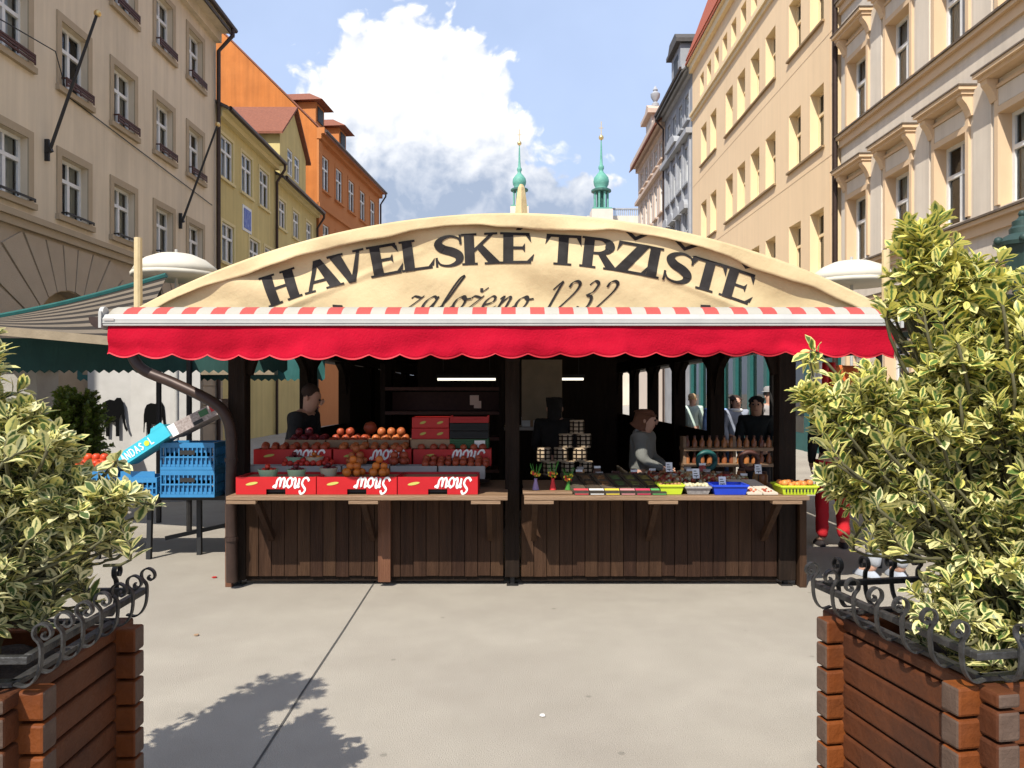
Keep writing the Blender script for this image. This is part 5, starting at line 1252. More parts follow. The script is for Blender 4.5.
    m = MB(); m.tube([up(-.024, -.110, 1.558), up(0, -.118, 1.556), up(.024, -.110, 1.558)], .0045 * k, 6); m.build('mouth', mat('lips', (.33, .11, .10)), T)
    hm = cloth(hair)
    if not hood:
        V_ = {'a': (up(0, .03, 1.60), (.090, .090)), 'b': (up(0, .012, 1.685), (.098, .108)), 'c': (up(0, .0, 1.75), (.062, .07))}; E2 = [('a', 'b'), ('b', 'c')]
        if hairlen: V_['d'] = (up(0, .055, 1.50), (.085, .05)); V_['e'] = (up(0, .075, 1.50 - hairlen), (.07, .03)); E2 += [('a', 'd'), ('d', 'e')]
        skin_mesh('hair', [(V_, E2, 'a')], hm, T)
    else:
        skin_mesh('hair', [({'a': (up(0, .02, 1.60), (.092, .092)), 'b': (up(0, .008, 1.69), (.097, .108)), 'c': (up(0, .0, 1.75), (.062, .068)), 'd': (up(0, .06, 1.52), (.08, .05))}, [('a', 'b'), ('b', 'c'), ('a', 'd')], 'a')], hm, T)
        skin_mesh('hood', [({'a': (up(-.10, .02, 1.44), (.05, .05)), 'b': (up(0, .11, 1.46), (.09, .06)), 'c': (up(.10, .02, 1.44), (.05, .05))}, [('a', 'b'), ('b', 'c')], 'b')], cloth(top), T)
    if hat:
        m = MB(); Mx = Matrix.Translation(up(0, -.01, 1.70)) @ Matrix.Rotation(R(lean), 4, 'X'); m.lathe([(.15, 0), (.105, .012), (.10, .07), (.07, .10), (0, .105)], 18, M=Mx); m.build('hat', cloth(hat), T, smooth=50)
    if scarf: m = MB(); m.tube([up(.085 * math.cos(a * PI / 8), -.01 + .08 * math.sin(a * PI / 8), 1.475) for a in range(17)], .032 * k, 8); m.build('scarf', cloth(scarf), T, smooth=180)
    return T
rest = (((-.22, -.08, 1.15), (-.12, -.30, 1.08)), ((.22, -.08, 1.15), (.12, -.30, 1.08)))
person('seller in dark clothes leaning over the fruit display at the left post', (-2.28, 7.85, 0), R(78), (.012, .012, .013), (.02, .02, .025), (.035, .02, .015), H=1.82, lean=18, arms=rest)
person('stooping person in black seen from behind next to the plaid tins', (.47, 8.5, 0), R(175), (.008, .008, .008), (.01, .01, .012), (.01, .008, .007), H=1.70, lean=24, hairlen=.14, arms=rest)
person('short seller in a grey hooded jacket with reddish brown hair', (1.30, 7.85, 0), R(66), (.15, .15, .135), (.03, .03, .04), (.13, .055, .03), H=1.54, lean=8, hood=True, arms=rest)
person('woman with dark bobbed hair in a black coat standing behind the right counter end', (3.12, 9.7, 0), R(-22), (.010, .014, .016), (.012, .012, .018), (.012, .009, .008), H=1.66, hairlen=.15, arms=rest, coat=.02)
person('woman in grey jacket, white scarf and jeans walking in the sunlit street', (3.80, 12.9, 0), R(8), (.22, .24, .29), (.06, .10, .20), (.035, .02, .014), H=1.66, scarf=(.75, .74, .70), stride=.14, hairlen=.02)
person('long-haired woman in pale blue shirt walking away beside the grey jacket', (3.72, 13.9, 0), R(190), (.22, .34, .62), (.05, .07, .16), (.10, .05, .03), H=1.66, hairlen=.16, stride=.1)
person('passer-by with a grey flat hat behind the woman in black', (4.6, 13.6, 0), R(20), (.30, .28, .27), (.08, .08, .10), (.2, .18, .16), H=1.76, hat=(.20, .19, .18))
person('fair-haired passer-by in a pale green top far along the street', (3.75, 15.8, 0), R(150), (.45, .55, .48), (.2, .2, .22), (.40, .27, .15), H=1.68)
person('person in bright red trousers standing right of the stall', (3.52, 8.35, 0), R(170), (.015, .013, .013), (.46, .012, .018), (.03, .02, .015), H=1.72, stride=.04, shoes=(.02, .015, .015))
person('person in grey jeans and dark top behind the right-hand bush', (3.42, 6.95, 0), R(200), (.012, .012, .013), (.33, .34, .36), (.05, .03, .02), H=1.74, stride=.06, shoes=(.30, .32, .36))

# ------------------------------------------------------------------ left neighbour stall: awning, table, crates
def bil(a, b, c, d, t, r): a, b, c, d = map(Vector, (a, b, c, d)); return (a.lerp(b, t)).lerp(c.lerp(d, t), r)
t = thing('striped_awning', 'beige and dark striped awning of the neighbouring stall on the left', 'awning', (-4.6, 8.4, 0))
o_ = (4.6, -8.4, 0)
q4 = ((-5.9, 8.1, 2.45), (-3.75, 7.6, 2.24), (-7.2, 10.1, 2.62), (-4.5, 9.9, 3.20))
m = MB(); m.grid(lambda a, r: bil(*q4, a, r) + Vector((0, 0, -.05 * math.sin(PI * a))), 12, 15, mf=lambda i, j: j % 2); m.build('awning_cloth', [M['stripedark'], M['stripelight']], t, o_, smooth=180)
m = MB(); m.tube([bil(*q4, k / 12, 1) + Vector((0, 0, .02 - .05 * math.sin(PI * k / 12))) for k in range(13)], .035, 6); m.build('edge_trim', M['teal'], t, o_)
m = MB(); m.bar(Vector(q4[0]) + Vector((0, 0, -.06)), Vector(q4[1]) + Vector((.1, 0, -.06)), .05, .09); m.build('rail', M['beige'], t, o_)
def zig(x0, x1, y, zt, zb, p=.11, h=.04, n=None):
    m = MB(); n = n or int((x1 - x0) / p) * 2
    for i in range(n):
        a, e = x0 + (x1 - x0) * i / n, x0 + (x1 - x0) * (i + 1) / n
        za, ze = (zb, zb + h) if i % 2 else (zb + h, zb)
        m.poly([(a, y + .02 * math.sin(a * 9), za), (e, y + .02 * math.sin(e * 9), ze), (e, y, zt), (a, y, zt)])
    return m
m = zig(-8, -2.75, 9.3, 2.36, 1.93); m.build('valance', M['dkgreen'], t, o_)
for x, y, h in ((-3.95, 9.3, 2.4), (-7.2, 9.3, 2.4), (-4.6, 9.9, 3.15)):
    m = MB(); m.tube([(x, y, 0), (x, y, h)], .035, 8); m.build('post', M['iron'], t, o_)
t = thing('green_awning', 'dark green scalloped awning seen through the stall behind the seller', 'awning', (-3.6, 13, 0)); o_ = (3.6, -13, 0)
m = zig(-7.2, -3.1, 12.6, 2.28, 1.88); m.build('valance', M['teal'], t, o_)
m = MB(); m.grid(lambda a, r: (-7.2 + 4.1 * a, 12.6 + 2.6 * r, 2.28 + .5 * r), 4, 4); m.build('awning_cloth', M['dkgreen'], t, o_)
for x, y, h in ((-3.3, 12.7, 2.25), (-7, 12.7, 2.25), (-3.3, 15.1, 2.7), (-7, 15.1, 2.7)):
    m = MB(); m.tube([(x, y, 0), (x, y, h)], .03, 8); m.build('post', M['iron'], t, o_)
# white screen with elephants
t = thing('elephant_screen', 'white folding screen printed with black elephants behind the left stall', 'screen', (-5.75, 12.0, 0))
M['screen'] = mat('grey white screen cloth', (.44, .42, .39), (.50, .48, .45), .85, 5)
xs = [-.95, -.30, .35, .80]
for i, (a, e) in enumerate(zip(xs, xs[1:])):
    m = MB(); m.prism([(a, .06 * (i % 2), 0), (e, .06 * ((i + 1) % 2), 0), (e, .06 * ((i + 1) % 2), 2.05), (a, .06 * (i % 2), 2.05)], (0, .02, 0)); m.build('panel', M['screen'], t)
eleph = [(0, .52), (.04, .66), (.12, .76), (.3, .80), (.48, .78), (.58, .84), (.72, .84), (.82, .74), (.86, .58), (.88, .40), (.93, .24), (1.0, .14), (.96, .10), (.88, .17), (.80, .34), (.76, .48), (.70, .44), (.66, .38), (.66, .0), (.54, .0), (.53, .32), (.40, .30), (.30, .34), (.28, .0), (.16, .0), (.13, .36), (.05, .34), (.02, .12), (-.01, .12)]
for x, z, s in ((-.72, 1.0, .66), (-.06, .98, .62)):
    m = MB(); m.prism([(x + p[0] * s * .62, -.012, z + p[1] * s * 1.1) for p in eleph], (0, .006, 0)); m.build('elephant', M['animal'], t)
m = MB(); m.box(-1.2, 1.9, .3, .5, 1.98, 2.2); m.build('head_rail', M['beige'], t)
t = thing('low_table', 'black-legged table of the left stall carrying blue crates', 'table', (-3.45, 8.0, 0)); m = MB(); m.box(-1.75, .62, -.28, .35, .60, .65); m.build('tabletop', M['black'], t, bevel=.005)
for x, y in ((-.24, -.24), (.18, -.05), (.58, .28), (-1.6, -.24), (-1.6, .3), (.56, -.24), (-.75, -.24)):
    m = MB(); m.bar((x, y, .6), (x * 1.02, y * 1.1, 0), .045, .045); m.build('leg', M['black'], t)
m = MB(); m.bar((-.2, 0, .16), (.55, .25, .30), .035, .04); m.build('stretcher', M['black'], t)
# blue crates
def crate(loc, label, w=.54, d=.38, h=.27, rz=0):
    t = thing('blue_crate', label, 'crate', loc, rz, 'blue plastic crates'); m = MB(); f = .018
    def side(fn, L_):
        # ribbed lattice wall
        for z0, z1 in ((0, .03), (h * .44, h * .50), (h - .05, h)): fn(0, L_, z0, z1, 0)
        n = max(4, int(L_ / .045))
        for i in range(n + 1): q = min(L_ - .012, i * L_ / n); fn(q, q + .012, .031, h * .44 - .001, .001); fn(q, q + .012, h * .501, h - .051, .001)
        fn(0.02, L_ - .02, .0311, h * .2, .006)
    side(lambda a, e, z0, z1, o: m.box(-w / 2 + a, -w / 2 + e, -d / 2 + o, -d / 2 + f - o, z0, z1), w)
    side(lambda a, e, z0, z1, o: m.box(-w / 2 + a, -w / 2 + e, d / 2 - f + o, d / 2 - o, z0, z1), w)
    side(lambda a, e, z0, z1, o: m.box(-w / 2 + o, -w / 2 + f - o, -d / 2 + f + .001 + a, -d / 2 + f + .001 + e, z0, z1), d - 2 * f - .002)
    side(lambda a, e, z0, z1, o: m.box(w / 2 - f + o, w / 2 - o, -d / 2 + f + .001 + a, -d / 2 + f + .001 + e, z0, z1), d - 2 * f - .002)
    m.box(-w / 2 + f, w / 2 - f, -d / 2 + f, d / 2 - f, .004, .014)
    for z in (.12, .21): m.box(-w / 2 + .03, w / 2 - .03, -d / 2 + f + .004, -d / 2 + f + .01, z - .09, z + .05)
    o = m.build('crate_body', M['blueplastic'], t)
    m = MB(); m.box(-.075, .075, -d / 2 - .004, -d / 2 - .001, h * .56, h * .72); m.build('hand_hole', M['black'], o)
    return t
crate((-3.23, 7.75, .652), 'lower blue plastic crate of the stack on the black table')
crate((-3.23, 7.75, .925), 'upper blue plastic crate of the stack on the black table')
crate((-3.72, 7.72, .652), 'single blue plastic crate left of the two-high stack', w=.40, h=.20)
crate((-4.35, 7.75, .652), 'blue crate under red tomatoes on the left table', w=.70, h=.24)
for k in range(30):
    if k == 0: pass
    fruit('tomato', 'tom', .045, -4.64 + (k % 8) * .083, 7.64 + (k // 8) * .08, .652 + .30 + (.02 if k // 8 else 0) + (.05 if k >= 24 else 0), 'red tomato heaped in the blue crate on the left table', 'tomatoes on the left table')
basket('tomato_tray', 'pale tray holding the left tomatoes above the blue crate', -4.35, 7.58, .893, .72, .36, .05, 'greycard')
# tilted cartons
t = thing('tilted_carton', 'turquoise fruit carton lying tilted against the blue crates', 'fruit box', (-3.82, 7.46, .97)); t.rotation_euler = (0, R(-33), 0)
m = MB(); L_, h = .56, .125
m.box(0, L_, 0, .012, 0, h); m.box(0, L_, .30, .312, 0, h); m.box(0, .012, .0125, .2995, 0, h); m.box(L_ - .012, L_, .0125, .2995, 0, h); m.box(.0125, L_ - .0125, .0125, .2995, .0, .01); m.prism([(L_ - .16, -.001, h), (L_ - .0, -.001, h), (L_ - .02, -.001, h + .035), (L_ - .13, -.001, h + .035)], (0, .013, 0)); c = m.build('carton', M['turq'], t)
SANS = {'A': [[(0, 0), (.3, 1), (.6, 0)], [(.12, .35), (.48, .35)]], 'N': [[(0, 0), (0, 1), (.55, 0), (.55, 1)]], 'D': [[(0, 0), (0, 1), (.3, 1), (.55, .75), (.55, .25), (.3, 0), (0, 0)]], 'S': [[(.5, .85), (.28, 1), (.05, .78), (.25, .52), (.5, .28), (.28, 0), (0, .15)]], 'L': [[(0, 1), (0, 0), (.45, 0)]]}
def sans(ch, w):
    out = []
    for pl in SANS[ch]:
        for (a, b_), (c_, d_) in zip(pl, pl[1:]):
            v_ = Vector((c_ - a, d_ - b_)); n = Vector((-v_.y, v_.x)).normalized() * w / 2; e = v_.normalized() * w * .3
            out.append([(a - e.x + n.x, b_ - e.y + n.y), (a - e.x - n.x, b_ - e.y - n.y), (c_ + e.x - n.x, d_ + e.y - n.y), (c_ + e.x + n.x, d_ + e.y + n.y)])
    return out
x = .03; ps = []; hl = .07
for ch in 'ANDAS': ps += [[(x + q[0] * hl * .85, .03 + q[1] * hl) for q in p] for p in sans(ch, .17)]; x += hl * .76
xo = x + .025; x += .062
ps += [[(x + q[0] * hl * .85, .03 + q[1] * hl) for q in p] for p in sans('L', .17)]
flat_letters('carton_lettering', ps, lambda a, b, k: (a, -.002 - (k % .004), b), M['whiteprint'], c, .3)
m = MB(); m.prism([(xo + .027 * math.cos(k * PI / 8), -.004, .063 + .027 * math.sin(k * PI / 8)) for k in range(16)], (0, .003, 0)); m.build('sun_emblem', M['lime'], c)
t = thing('printed_carton', 'grey printed fruit tray tilted above the turquoise carton', 'fruit box', (-3.37, 7.50, 1.24)); t.rotation_euler = (0, R(-27), 0)
prn = mat('printed carton', (.20, .155, .14), (.44, .38, .35), .7, 45, 3)
m = MB(); L_ = .62; m.box(0, L_, 0, .012, 0, .125); m.box(0, L_, .30, .312, 0, .125); m.box(0, .012, .0125, .2995, 0, .125); m.box(L_ - .012, L_, .0125, .2995, 0, .125); m.box(.0125, L_ - .0125, .0125, .2995, 0, .01); c = m.build('carton', prn, t)
m = MB(); m.box(.0, .10, -.004, -.001, .002, .123); m.build('white_panel', M['whiteprint'], c)
for x0, mt in ((.36, 'dkgreenbox'), (.48, 'snow')):
    m = MB(); m.box(x0, x0 + .09, -.004, -.001, .05, .11); m.build('print_patch', M[mt], c)
m = MB(); m.box(.27, .37, -.004, -.001, .005, .04); m.build('hand_hole', M['black'], c)
m = MB(); m.bar((.5, .05, .13), (.46, .05, .21), .03, .03); m.build('tab', M['whiteprint'], c)
# leaning white folded sign beside the post
t = thing('folded_paper', 'white folded paper bag hanging beside the left corner post', 'bag', (-2.78, 7.55, 1.0)); m = MB(); m.prism([(-.05, 0, 0), (.05, 0, .0), (.04, 0, .32), (-.03, 0, .33)], (0, .03, 0)); m.build('bag_body', M['greycard'], t); m = MB(); m.tube([(-.02, .015, .33), (0, .015, .42), (.03, .015, .33)], .006, 5); m.build('bag_handle', M['greycard'], t)
# stone pier far left
t = thing('stone_pier', 'grey stone pier at the left edge under the striped awning', 'pier', (-6.75, 10.6, 0)); m = MB(); m.box(-.28, .28, -.25, .25, .12, 2.0); m.build('shaft', M['concrete'], t, bevel=.01); m = MB(); m.box(-.33, .33, -.3, .3, 2.0, 2.16); m.build('capital', M['concrete'], t, bevel=.01); m = MB(); m.box(-.33, .33, -.3, .3, 0, .12); m.build('base', M['concrete'], t, bevel=.01)
# white parasols
for x, y, z, r, lb in ((-5.30, 12.0, 3.50, .66, 'white parasol above the left end of the sign'), (5.45, 12.2, 3.42, .66, 'white parasol above the right end of the sign')):
    t = thing('parasol', lb, 'parasol', (x, y, 0)); m = MB(); n = 16
    m.lathe([(r, z + .06), (r * .9, z + .18), (r * .7, z + .28), (r * .42, z + .36), (.03, z + .40)], n, (0, 0, 0)); m.lathe([(r * 1.0, z + .0), (r * 1.004, z + .064)], n); m.build('canopy', M['umb'], t, smooth=180)
    m = MB(); m.tube([(0, 0, 0), (0, 0, z + .45)], .025, 10); m.build('pole', M['bar'], t)
    for k in range(8):
        m = MB(); a = k * PI / 4; m.tube([(0, 0, z + .36), (r * .95 * math.cos(a), r * .95 * math.sin(a), z + .05)], .008, 5); m.build('rib', M['bar'], t)
    m = MB(); m.lathe([(.25, 0), (.25, .06), (.05, .10)], 16); m.build('base', M['concrete'], t)
# right neighbour: canopy and hanging clothes
t = thing('shade_canopy', 'dark green sales canopy right of the stall with clothes under it', 'canopy', (4.6, 8.6, 0)); m = MB()
m.grid(lambda a, r: (3.45 + 2.4 * a, 7.2 + 3.3 * r, 2.28 + .35 * math.sin(PI * a)), 10, 4); m.build('canopy_cloth', M['dkgreen'], t, (-4.6, -8.6, 0), smooth=180)
for x, y in ((3.55, 7.35), (5.75, 7.35), (3.55, 10.4), (5.75, 10.4)):
    m = MB(); m.tube([(x, y, 0), (x, y, 2.3)], .03, 8); m.build('post', M['iron'], t, (-4.6, -8.6, 0))
m = MB(); m.tube([(3.55, 7.35, 2.1), (3.55, 10.4, 2.1)], .02, 6); m.tube([(2.9, 7.55, 2.12), (3.9, 7.55, 2.12)], .015, 6); m.build('hanging_rail', M['iron'], t, (-4.6, -8.6, 0))
def hang(name, label, x, y, zt, w, h, mt, cat='cloth'):
    m = MB(); m.grid(lambda a, r: (x + (a - .5) * w * (1 + .1 * r), y + .03 * math.sin(a * 12 + r), zt - h * r - .02 * abs(a - .5)), 16, 8); o = m.build(name, M[mt], smooth=180); o.modifiers.new('thick', 'SOLIDIFY').thickness = .008; tag(o, label, cat)
M['orangecl'] = mat('orange cloth', (.62, .13, .03), (.66, .18, .05), .85, 6)
hang('hanging_scarf', 'white cloth hanging at the right end of the red awning', 2.99, 7.5, 2.0, .11, .22, 'whiteprint'); hang('hanging_scarf', 'red cloth hanging next to the white cloth', 3.12, 7.5, 2.0, .12, .26, 'snow')
hang('hanging_shirt', 'orange-red shirt hanging behind the top of the right bush', 3.42, 7.9, 1.98, .34, .55, 'orangecl', 'shirt'); hang('hanging_shirt', 'dark red shirt hanging behind the right bush above the red trousers', 3.75, 8.3, 1.95, .4, .7, 'redrail', 'shirt')
# street lamp
t = thing('street_lamp', 'green copper lantern street lamp partly behind the right bush', 'street lamp', (4.06, 6.05, 0)); m = MB()
m.lathe([(.12, 0), (.12, .25), (.06, .35), (.045, .9), (.04, 2.45), (.07, 2.5), (.05, 2.56)], 12); m.build('post', M['lampgreen'], t, smooth=40)
m = MB(); m.lathe([(.09, 2.56), (.16, 2.86)], 6); m.build('lantern_glass', M['lampgreen'], t)
m = MB(); m.lathe([(.19, 2.86), (.20, 2.89), (.13, 2.94), (.09, 2.96), (.09, 3.0), (.07, 3.02), (.07, 3.06), (.035, 3.08), (.02, 3.10)], 12); m.build('lantern_cap', M['lampgreen'], t, smooth=40)
for k in range(6):
    m = MB(); a = k * PI / 3; m.ball((.19 * math.cos(a), .19 * math.sin(a), 2.90), .035, 8); m.build('knob', M['lampgreen'], t, smooth=180)
m = MB(); m.ball((0, 0, 3.12), .03, 8); m.build('finial', M['lampgreen'], t, smooth=180)
# small litter on the pavement
for x, y, mt, s, lb in ((.16, 3.98, 'whiteprint', .016, 'tiny white paper scrap on the pavement near the middle'), (-2.72, 6.95, 'snow', .026, 'small red scrap on the ground left of the stall'), (-2.2, 5.3, 'carton', .02, 'brown leaf scrap left of the pavement seam')):
    m = MB(); m.prism([(s * math.cos(k * 1.1) * (1 if k % 2 else .7), s * math.sin(k * 1.1), .006) for k in range(6)], (0, 0, .004)); tag(m.build('paper_scrap' if mt != 'carton' else 'leaf_scrap', M[mt], loc=(x, y, 0)), lb, 'litter')
# ------------------------------------------------------------------ planters
def planter(label, cx, cy, rz, w, d):
    t = thing('planter', label, 'planter', (cx, cy, 0), rz); ph, hh, th, ov = .094, .085, .072, .105
    for k in range(9):
        z = .012 + k * ph
        for s in (-1, 1):      # front and back logs, ends stick out sideways
            m = MB(); y = s * (d / 2 - ov); m.box(-w / 2, w / 2, y - th / 2, y + th / 2, z, z + hh)
            o = m.build('log', [M['pwood'], M['pend']], t, bevel=.009)
            for p in o.data.polygons: p.material_index = 1 if abs(p.normal.x) > .5 else 0
        z -= ph / 2
        if z < 0: z = .004
        for s in (-1, 1):
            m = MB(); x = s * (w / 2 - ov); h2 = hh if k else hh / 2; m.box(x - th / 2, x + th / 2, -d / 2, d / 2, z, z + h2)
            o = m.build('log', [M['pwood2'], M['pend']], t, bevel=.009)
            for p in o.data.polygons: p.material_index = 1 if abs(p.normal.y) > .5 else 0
    zt = .012 + 9 * ph
    for s in (-1, 1): # top logs of the side walls and liner
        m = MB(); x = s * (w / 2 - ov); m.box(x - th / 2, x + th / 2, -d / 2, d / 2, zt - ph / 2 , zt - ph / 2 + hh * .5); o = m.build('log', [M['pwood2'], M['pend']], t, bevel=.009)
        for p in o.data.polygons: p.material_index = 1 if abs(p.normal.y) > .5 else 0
    wi, di = w / 2 - ov - th / 2 - .003, d / 2 - ov - th / 2 - .003
    m = MB(); m.grid(lambda a, r: (-wi + 2 * wi * a, -di + 2 * di * r, .79 + .03 * mn.noise((a * 6, r * 6, cx))), 24, 20); m.build('soil', M['soil'], t, smooth=180)
    m = MB(); wa, da = wi + .05, di + .05
    for a, e in (((-wa, -da), (wa, -da)), ((wa, -da), (wa, da)), ((wa, da), (-wa, da)), ((-wa, da), (-wa, -da))): m.bar((*a, zt + .008), (*e, zt + .008), .03, .014)
    m.build('liner_edge', M['scroll'], t)
    # iron basket: flat rail with S scrolls
    rw, rd, rz_ = w / 2 - .025, d / 2 - .025, .957
    m = MB()
    m.box(-rw - .012, rw + .012, -rd - .012, -rd + .012, rz_ - .011, rz_ + .011); m.box(-rw - .012, rw + .012, rd - .012, rd + .012, rz_ - .011, rz_ + .011)
    m.box(-rw - .012, -rw + .012, -rd + .0125, rd - .0125, rz_ - .011, rz_ + .011); m.box(rw - .012, rw + .012, -rd + .0125, rd - .0125, rz_ - .011, rz_ + .011)
    m.build('rail', M['scroll'], t, bevel=.003)
    prof = [(-.06, .878), (-.03, .872), (-.006, .888), (.010, .925), (.012, .985), (-.006, 1.012), (-.004, 1.036), (.016, 1.048), (.036, 1.038), (.042, 1.018), (.030, 1.005), (.018, 1.012), (.022, 1.022)]
    def scroll(px, py, ox, oy):
        m = MB(); pth = smoothpath([(px + ox * (q + .014), py + oy * (q + .014), z) for q, z in prof], 5); m.ribbon(pth, .017, .006, (oy, -ox, 0)); m.build('scroll', M['scroll'], t, smooth=40)
    n = 6
    for i in range(n + 1):
        y = -rd + .03 + (2 * rd - .06) * i / n
        for s in (-1, 1): scroll(s * rw, y, s, 0)
    n = 8
    for i in range(1, n):
        x = -rw + 2 * rw * i / n
        for s in (-1, 1): scroll(x, s * rd, 0, s)
    return t
planter('left log planter with scrolled iron rail, filling the lower left corner', -1.81, 2.46, R(2), .94, .78)
planter('right log planter with scrolled iron rail, filling the lower right corner', 1.70, 2.62, R(10), .98, .86)

# ------------------------------------------------------------------ shrubs
def shrub(name, label, base, lobes, ntw, ll, seed, mt, trunk_r=.012, leaf_len=.26, wh=3, widthf=.40, spread=.25, clip=None, aim=.0):
    r = random.Random(seed); t = thing(name, label, 'shrub', base); B = Vector(base)
    st, lf = MB(), MB(); ed, va, vb = [], [], []
    wsum = sum(l[2] for l in lobes)
    def leaf(p, d, up_, L_, w):
        d = d.normalized(); s = d.cross(up_)
        if s.length < .05: s = d.orthogonal()
        s.normalize(); n = s.cross(d).normalized(); tw = r.uniform(-.5, .5); s, n = s * math.cos(tw) + n * math.sin(tw), n * math.cos(tw) - s * math.sin(tw)
        dr = r.uniform(-.05, .28); fold = r.uniform(.12, .4); b = len(lf.v)
        prof = ((0, .06), (.22, .62), (.48, 1.0), (.75, .78), (1.0, 0.0)); a1, b1 = min(1, max(0, r.gauss(.5, .24))), min(1, max(0, r.gauss(.15 + .5 * (p.z / .9), .3)))
        for q, ww in prof:
            c = p + d * (q * L_) - n * (dr * q * q * L_)
            hw = ww * w / 2
            for k in (-1, 0, 1):
                lf.v.append(tuple(c + s * (k * hw) + n * (abs(k) * fold * hw)))
                ed.append(.0 if (k == 0 and q < .99) else (.62 if k == 0 else 1.0)); va.append(a1); vb.append(b1)
        for i in range(4):
            for k in range(2):
                a = b + i * 3 + k; lf.f.append([a, a + 1, a + 4, a + 3]); lf.m.append(0)
    for i in range(ntw):
        q = r.random() * wsum
        for l in lobes:
            q -= l[2]
            if q <= 0: break
        c, rad = Vector(l[0]) - B, Vector(l[1])
        while True:
            dv = Vector((r.uniform(-1, 1), r.uniform(-1, 1), r.uniform(-1, 1)))
            if .05 < dv.length < 1: break
        dv = dv.normalized() * (r.random() ** .45) * (1.28 if r.random() < .10 else 1.0)
        tip = c + Vector((dv.x * rad.x, dv.y * rad.y, dv.z * rad.z))
        root = Vector((r.uniform(-.12, .12), r.uniform(-.1, .1), 0)); cdir = (c - root)
        p1 = root.lerp(c, .45) + Vector((0, 0, .06 * cdir.length)) + Vector((r.uniform(-1, 1), r.uniform(-1, 1), 0)) * .05
        p2 = root.lerp(tip, .75).lerp(c, .25) + Vector((0, 0, -.02))
        outd = Vector((dv.x, dv.y, dv.z + .35)).normalized()
        p2 = tip - (outd * .6 + (tip - p1).normalized() * .4).normalized() * leaf_len * r.uniform(.7, 1.1)
        pth = smoothpath([root, p1, p2, tip], 5); n = len(pth)
        st.tube(pth if i % 4 == 0 else pth[n // 2:], [trunk_r * (1 - .85 * k / (n - 1)) for k in range(n)][0 if i % 4 == 0 else n // 2:], 4, 0, False)
        # leaves along the last stretch
        seg = pth[n * 5 // 8:]; tot = sum((a - b_).length for a, b_ in zip(seg, seg[1:])); nodes = max(4, int(tot / (ll * .42)))
        ph = r.uniform(0, 6)
        for k in range(nodes + 1):
            f = k / nodes; x = f * (len(seg) - 1); i0 = min(int(x), len(seg) - 2); p = seg[i0].lerp(seg[i0 + 1], x - i0); ax = (seg[i0 + 1] - seg[i0]).normalized()
            o1 = ax.orthogonal().normalized(); o2 = ax.cross(o1)
            for w_ in range(wh if k < nodes else wh + 1):
                a = ph + w_ * 2 * PI / wh + r.uniform(-.4, .4); side = o1 * math.cos(a) + o2 * math.sin(a)
                dirn = ax * r.uniform(.35, .95) * (1 + f * .5) + side + Vector((0, 0, .15))
                L_ = ll * r.choice((.5, .7, .85, .95, 1.0, 1.1, 1.25)) * r.uniform(.9, 1.1) * (.75 if k == nodes else 1)
                leaf(p + side * .003, dirn, Vector((0, 0, 1)) + side * -.3 + ax * .4, L_, L_ * widthf * r.uniform(.85, 1.2))
            ph += 1.1
    st.build('branches', M['stem'], t, smooth=180)
    lf.at = {'edge': ed, 'vara': va, 'varb': vb}; o = lf.build('foliage', mt, t, smooth=180)
    return t
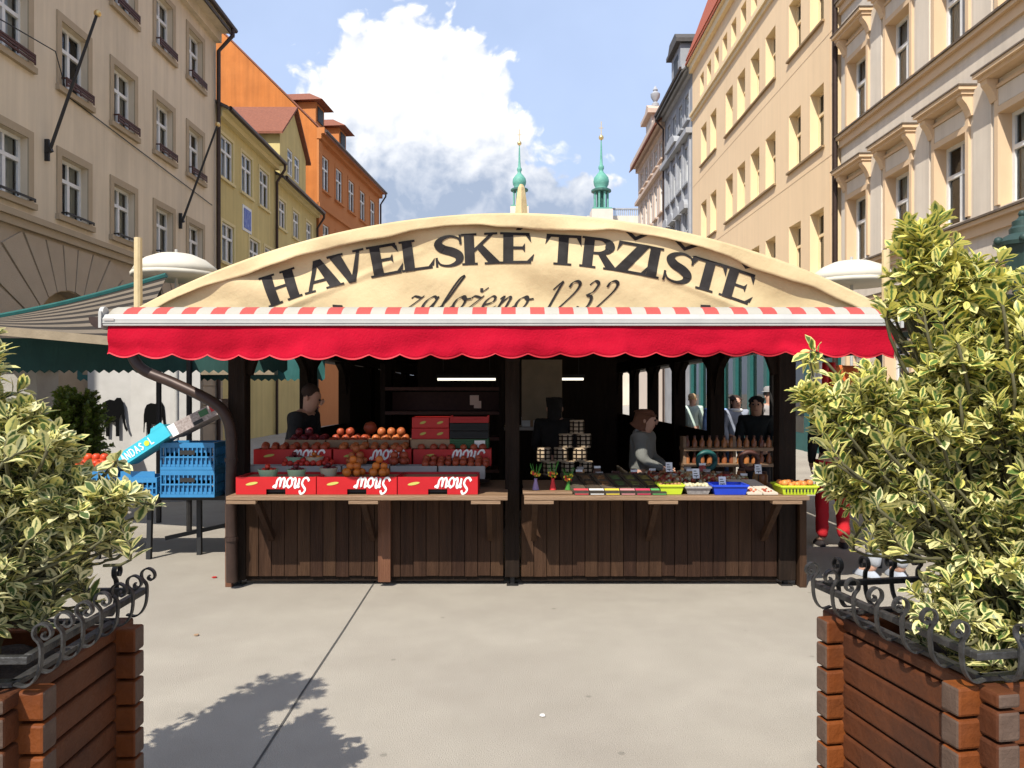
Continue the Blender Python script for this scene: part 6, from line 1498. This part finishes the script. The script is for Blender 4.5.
shrub('variegated_shrub', 'tall yellow-green variegated shrub in the right planter', (1.78, 2.64, .78),
      [((1.84, 2.66, 1.56), (.52, .40, .42), 220), ((1.80, 2.60, 1.90), (.36, .28, .20), 100), ((1.95, 2.62, 2.0), (.2, .2, .14), 40), ((1.42, 2.62, 2.14), (.12, .12, .20), 34), ((1.56, 2.62, 2.08), (.16, .14, .13), 34), ((1.40, 2.60, 1.60), (.18, .20, .16), 52), ((1.50, 2.56, 1.80), (.17, .16, .12), 48), ((1.70, 2.5, 1.74), (.2, .14, .12), 30), ((1.20, 2.58, 1.66), (.19, .13, .12), 44), ((1.03, 2.56, 1.67), (.07, .06, .05), 7), ((1.26, 2.60, 1.40), (.22, .16, .10), 50),
       ((1.64, 2.58, 1.22), (.26, .28, .20), 64), ((2.15, 2.6, 1.3), (.2, .25, .45), 50), ((1.42, 2.50, 1.00), (.14, .16, .12), 24), ((1.74, 2.42, 1.00), (.25, .16, .15), 44)], 1160, .059, 5, M['leafA'], widthf=.48)
shrub('variegated_shrub', 'bushy pale variegated shrub in the left planter', (-1.84, 2.46, .78),
      [((-1.80, 2.44, 1.38), (.32, .28, .28), 210), ((-1.56, 2.46, 1.42), (.16, .18, .14), 58), ((-1.42, 2.46, 1.33), (.11, .14, .09), 22), ((-1.29, 2.46, 1.37), (.08, .09, .04), 12), ((-1.44, 2.46, 1.36), (.09, .12, .06), 16), ((-1.46, 2.42, 1.54), (.05, .06, .06), 8), ((-1.58, 2.44, 1.62), (.08, .10, .09), 14), ((-1.72, 2.44, 1.72), (.10, .16, .18), 34), ((-1.78, 2.32, 1.05), (.24, .16, .18), 70), ((-1.46, 2.46, 1.21), (.08, .10, .05), 10), ((-1.60, 2.4, 1.16), (.10, .12, .10), 20), ((-2.2, 2.45, 1.5), (.25, .3, .5), 70), ((-2.2, 2.5, 2.15), (.22, .28, .40), 70)], 900, .059, 9, M['leafB'], widthf=.50)
t = shrub('round_shrub', 'round dark green shrub standing beside the elephant screen', (-5.52, 9.6, .35), [((-5.52, 9.6, 1.40), (.36, .36, .42), 10), ((-5.47, 9.55, 1.05), (.42, .4, .4), 8)], 420, .05, 3, M['leafG'], trunk_r=.02, wh=4, widthf=.6)
t2 = thing('flower_pot', 'dark pot of the round green shrub', 'pot', (-5.52, 9.6, 0)); m = MB(); m.lathe([(.20, 0), (.27, .36), (.29, .36), (.29, .40), (.24, .40), (.23, .34)], 20); m.build('pot_body', M['gutter'], t2, smooth=40); m = MB(); m.lathe([(.0, .35), (.235, .35)], 20); m.build('soil', M['soil'], t2)
